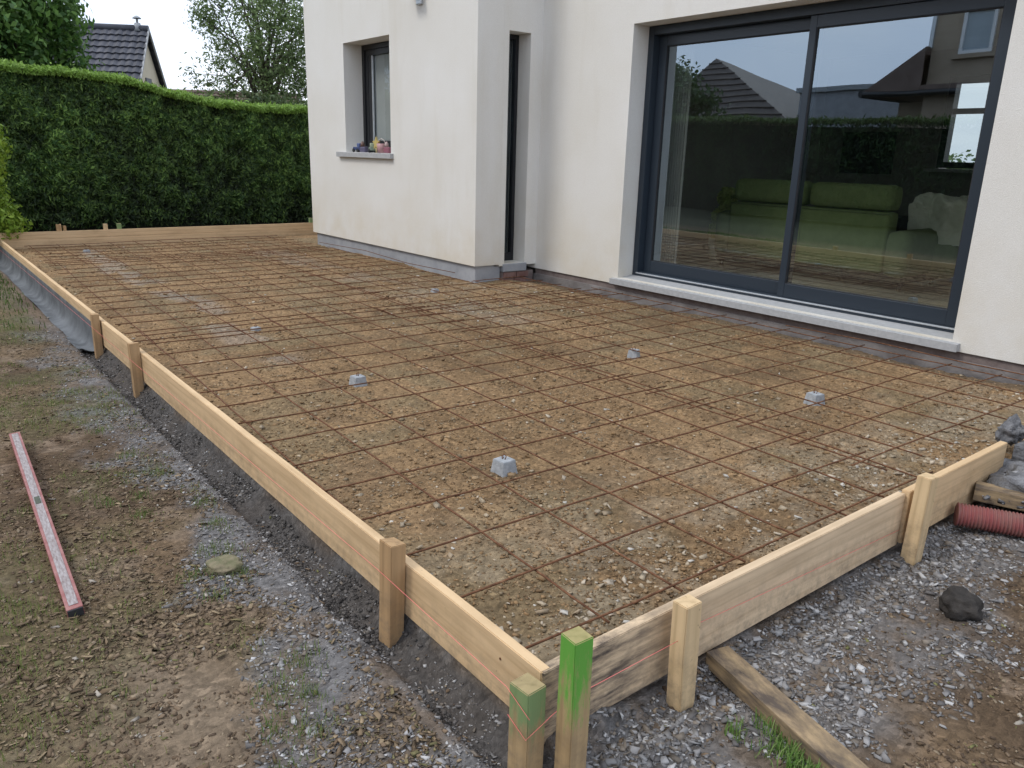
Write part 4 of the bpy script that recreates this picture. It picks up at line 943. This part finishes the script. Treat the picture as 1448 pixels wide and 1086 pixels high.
# ------------------------------------------------------------------ neighbouring houses
def tile_mat(name, c1, c2):
    return mottled(name, c1, c2, 3, .6, .3, .01, 30)
def tiled_slope(b, o, u, v, L, S_, course=.23, tile=.21):
    """o ridge corner, u unit along ridge (L), v unit down slope (S_): overlapping courses of wavy tiles"""
    o, u, v = Vector(o), Vector(u), Vector(v); n = u.cross(v).normalized()
    if n.z < 0: n = -n
    nc = int(S_ / course); nt_ = int(L / tile * 4)
    for i in range(nc):
        top, bot = [], []
        for k in range(nt_ + 1):
            x = L * k / nt_; w_ = .016 * math.cos(2 * math.pi * x / tile) + rnd.uniform(-.006, .006)
            top.append(b.b.verts.new(o + u * x + v * (i * course) + n * (w_))); bot.append(b.b.verts.new(o + u * x + v * ((i + 1) * course + .04) + n * (.055 + w_)))
        lo = [b.b.verts.new(q.co - n * .05) for q in bot]
        for k in range(nt_):
            b.b.faces.new([top[k], bot[k], bot[k + 1], top[k + 1]]); b.b.faces.new([bot[k], lo[k], lo[k + 1], bot[k + 1]])
M_tile = tile_mat('slate_grey_tile_material', (.045, .048, .06), (.09, .092, .11)); M_tile_b = tile_mat('brown_tile_material', (.10, .065, .05), (.17, .12, .10))
M_cream = mottled('cream_gable_material', (.52, .46, .34), (.60, .53, .41), 2, .9); M_tan = mottled('tan_render_material', (.30, .235, .17), (.36, .29, .22), 2, .9)
def gable_house(name, ridge_end, ang, L, halfw, pitch, m_wall, m_roof, label, tall=None):
    """gable at local x=0, ridge runs to local -x; slopes along local y"""
    rx, ry, rz_ = ridge_end; t = empty(name, (rx, ry, 0), ang, label, 'house'); tp = math.tan(pitch); eave = rz_ - halfw * tp
    w_ = MB(); w_.prism([(-halfw + .25, 0), (halfw - .25, 0), (halfw - .25, eave + .25 * tp - .05), (0, rz_ - .06), (-halfw + .25, eave + .25 * tp - .05)], 0, -L + .15, -.15); w_.build('wall', m_wall, t)
    r_ = MB(); S_ = halfw / math.cos(pitch)
    for sgn in (1, -1):
        tiled_slope(r_, (-L, 0, rz_), (1, 0, 0), (0, sgn * math.cos(pitch), -math.sin(pitch)), L, S_)
    r_.tube([(-L, 0, rz_ + .03), (0, 0, rz_ + .03)], .09, 10); ro = r_.build('roof', m_roof, t)
    v_ = MB()
    for sgn in (1, -1):
        dv = Vector((0, sgn * math.cos(pitch), -math.sin(pitch))); a = Vector((.0, 0, rz_)); 
        v_.prism([(0, rz_ + .04), (sgn * halfw, eave + .04), (sgn * halfw, eave - .04), (0, rz_ - .04)], 0, -.01, .03)
    v_.build('bargeboard', M_stonesill, t); return t, ro
nh, nro = gable_house('neighbour_house', (-26.5, 7.02, 4.45), R(58), 7.5, 3.2, R(52), M_cream, M_tile, 'neighbouring house with slate grey tiled roof and cream gable behind the hedge')
cw = MB(); cw.tube([(-.3, 0, 4.4), (-.3, 0, 4.62)], [.11, .09], 10); cw.tube([(-.3, 0, 4.62), (-.3, 0, 4.80)], .035, 8); cw.tube([(-.3, 0, 4.74), (-.3, 0, 4.77), (-.3, 0, 4.82)], [.13, .11, .03], 10); cw.build('chimney_cowl', M_conc, nh)
MB().box((-.16, -.25, 2.2), (-.12, .25, 3.1), .01).build('window', M_black, nh)
n2, _r = gable_house('neighbour_house', (-34, 15.0, 3.35), R(58), 9, 3, R(35), M_cream, M_tile_b, 'low brown tiled roof far behind the hedge, right of the grey roofed house')

# houses only visible as reflections in the glass
rh = empty('neighbour_house', (-9.5, -9, 0), 0, 'tan rendered house with a tall upper storey, seen reflected in the right glass', 'house')
wb = MB(); wb.box((0, -8, 0), (9, 0, 7.5)); wb.box((-.9, -7.5, 0), (-.002, -.6, 2.7)); wb.build('wall', M_tan, rh)
wo = frame(MB(), .62, 1.32, 3.68, 4.60, .002, .06, .07).build('window', mottled('white_frame_material', (.7, .7, .7), (.75, .75, .75)), rh)
MB().box((.69, .01, 3.75), (1.25, .02, 4.53)).build('pane', mottled('dull_pane_material', (.28, .34, .38), (.34, .40, .44), 2, .2), wo); MB().box((.50, .003, 3.58), (1.44, .12, 3.675)).build('sill', M_tan, wo)
rr2 = MB(); rr2.prism([(0.0, 3.88), (-1.42, 2.93), (-1.42, 2.80), (0.0, 3.70)], 1, -7.6, .25); tr_ = rr2.build('roof', M_tile_b, rh)
MB().tube([(-1.45, .3, 2.86), (-1.45, -7.6, 2.86)], .09, 8).tube([(-1.40, .30, 2.84), (3.0, .30, 2.84)], .07, 8).build('gutter', M_black, rh)
MB().prism([(-1.40, 2.90), (0, 3.86), (0, 2.90)], 1, .26, .30).build('tile_cheek', M_tile_b, rh)
MB().box((0.01, .06, 2.90), (6, .30, 3.02)).build('canopy', M_tile_b, rh)
MB().box((-.05, .001, 3.85), (.03, .07, 7.5)).build('downpipe', M_alu, rh)
gh = empty('garage', (-14.2, -13, 0), 0, 'flat grey garage beyond the near hedge, seen in reflection', 'garage')
MB().box((-1.3, -5, 0), (2.5, 0, 3.35)).build('wall', M_plinth, gh); MB().box((-1.4, -5.1, 3.352), (2.6, .1, 3.5), .01).build('roof', M_conc, gh)
g3 = empty('neighbour_house', (-18.4, -15.0, 0), 0, 'house with a dark hipped roof, reflected in the left glass', 'house')
MB().box((-3.0, -2.9, 0), (3.0, 2.7, 2.45)).build('wall', M_tan, g3)
rf = MB(); ap = (-2.2, 0, 4.95); e = [(-3.3, 3.0, 2.45), (3.3, 3.0, 2.45), (3.3, -3.0, 2.45), (-3.3, -3.0, 2.45)]; vs_ = [rf.b.verts.new(q) for q in e]; av = rf.b.verts.new(ap)
for i in range(4): rf.b.faces.new([vs_[i], vs_[(i + 1) % 4], av])
rf.b.faces.new(vs_)
for k in range(1, 11):
    t_ = k / 11; a_, b2 = Vector(ap).lerp(Vector(e[0]), t_), Vector(ap).lerp(Vector(e[1]), t_); rf.tube([a_ + Vector((0, .01, .01)), b2 + Vector((0, .01, .01))], .03, 5)
rf.build('roof', tile_mat('dark_brown_tile_material', (.05, .037, .032), (.09, .07, .06)), g3)
# greenery outside the rear window
rb = empty('shrub', (-8.2, 17, 0), 0, 'pale green bush outside, seen through the small rear window of the living room', 'shrub')
MB().tube([(0, 0, -.1), (0, 0, 1.3)], .04, 6).build('stem', M_clod, rb)
leaf_cloud('foliage', M_leaf, [(0, 0, .9), (-.8, 0, .8), (.9, 0, .7)], [(.9, .6, .9), (.7, .6, .8), (.8, .6, .8)], 5000, .06, (.10, .17, .07), (.20, .28, .12), rb, 91)
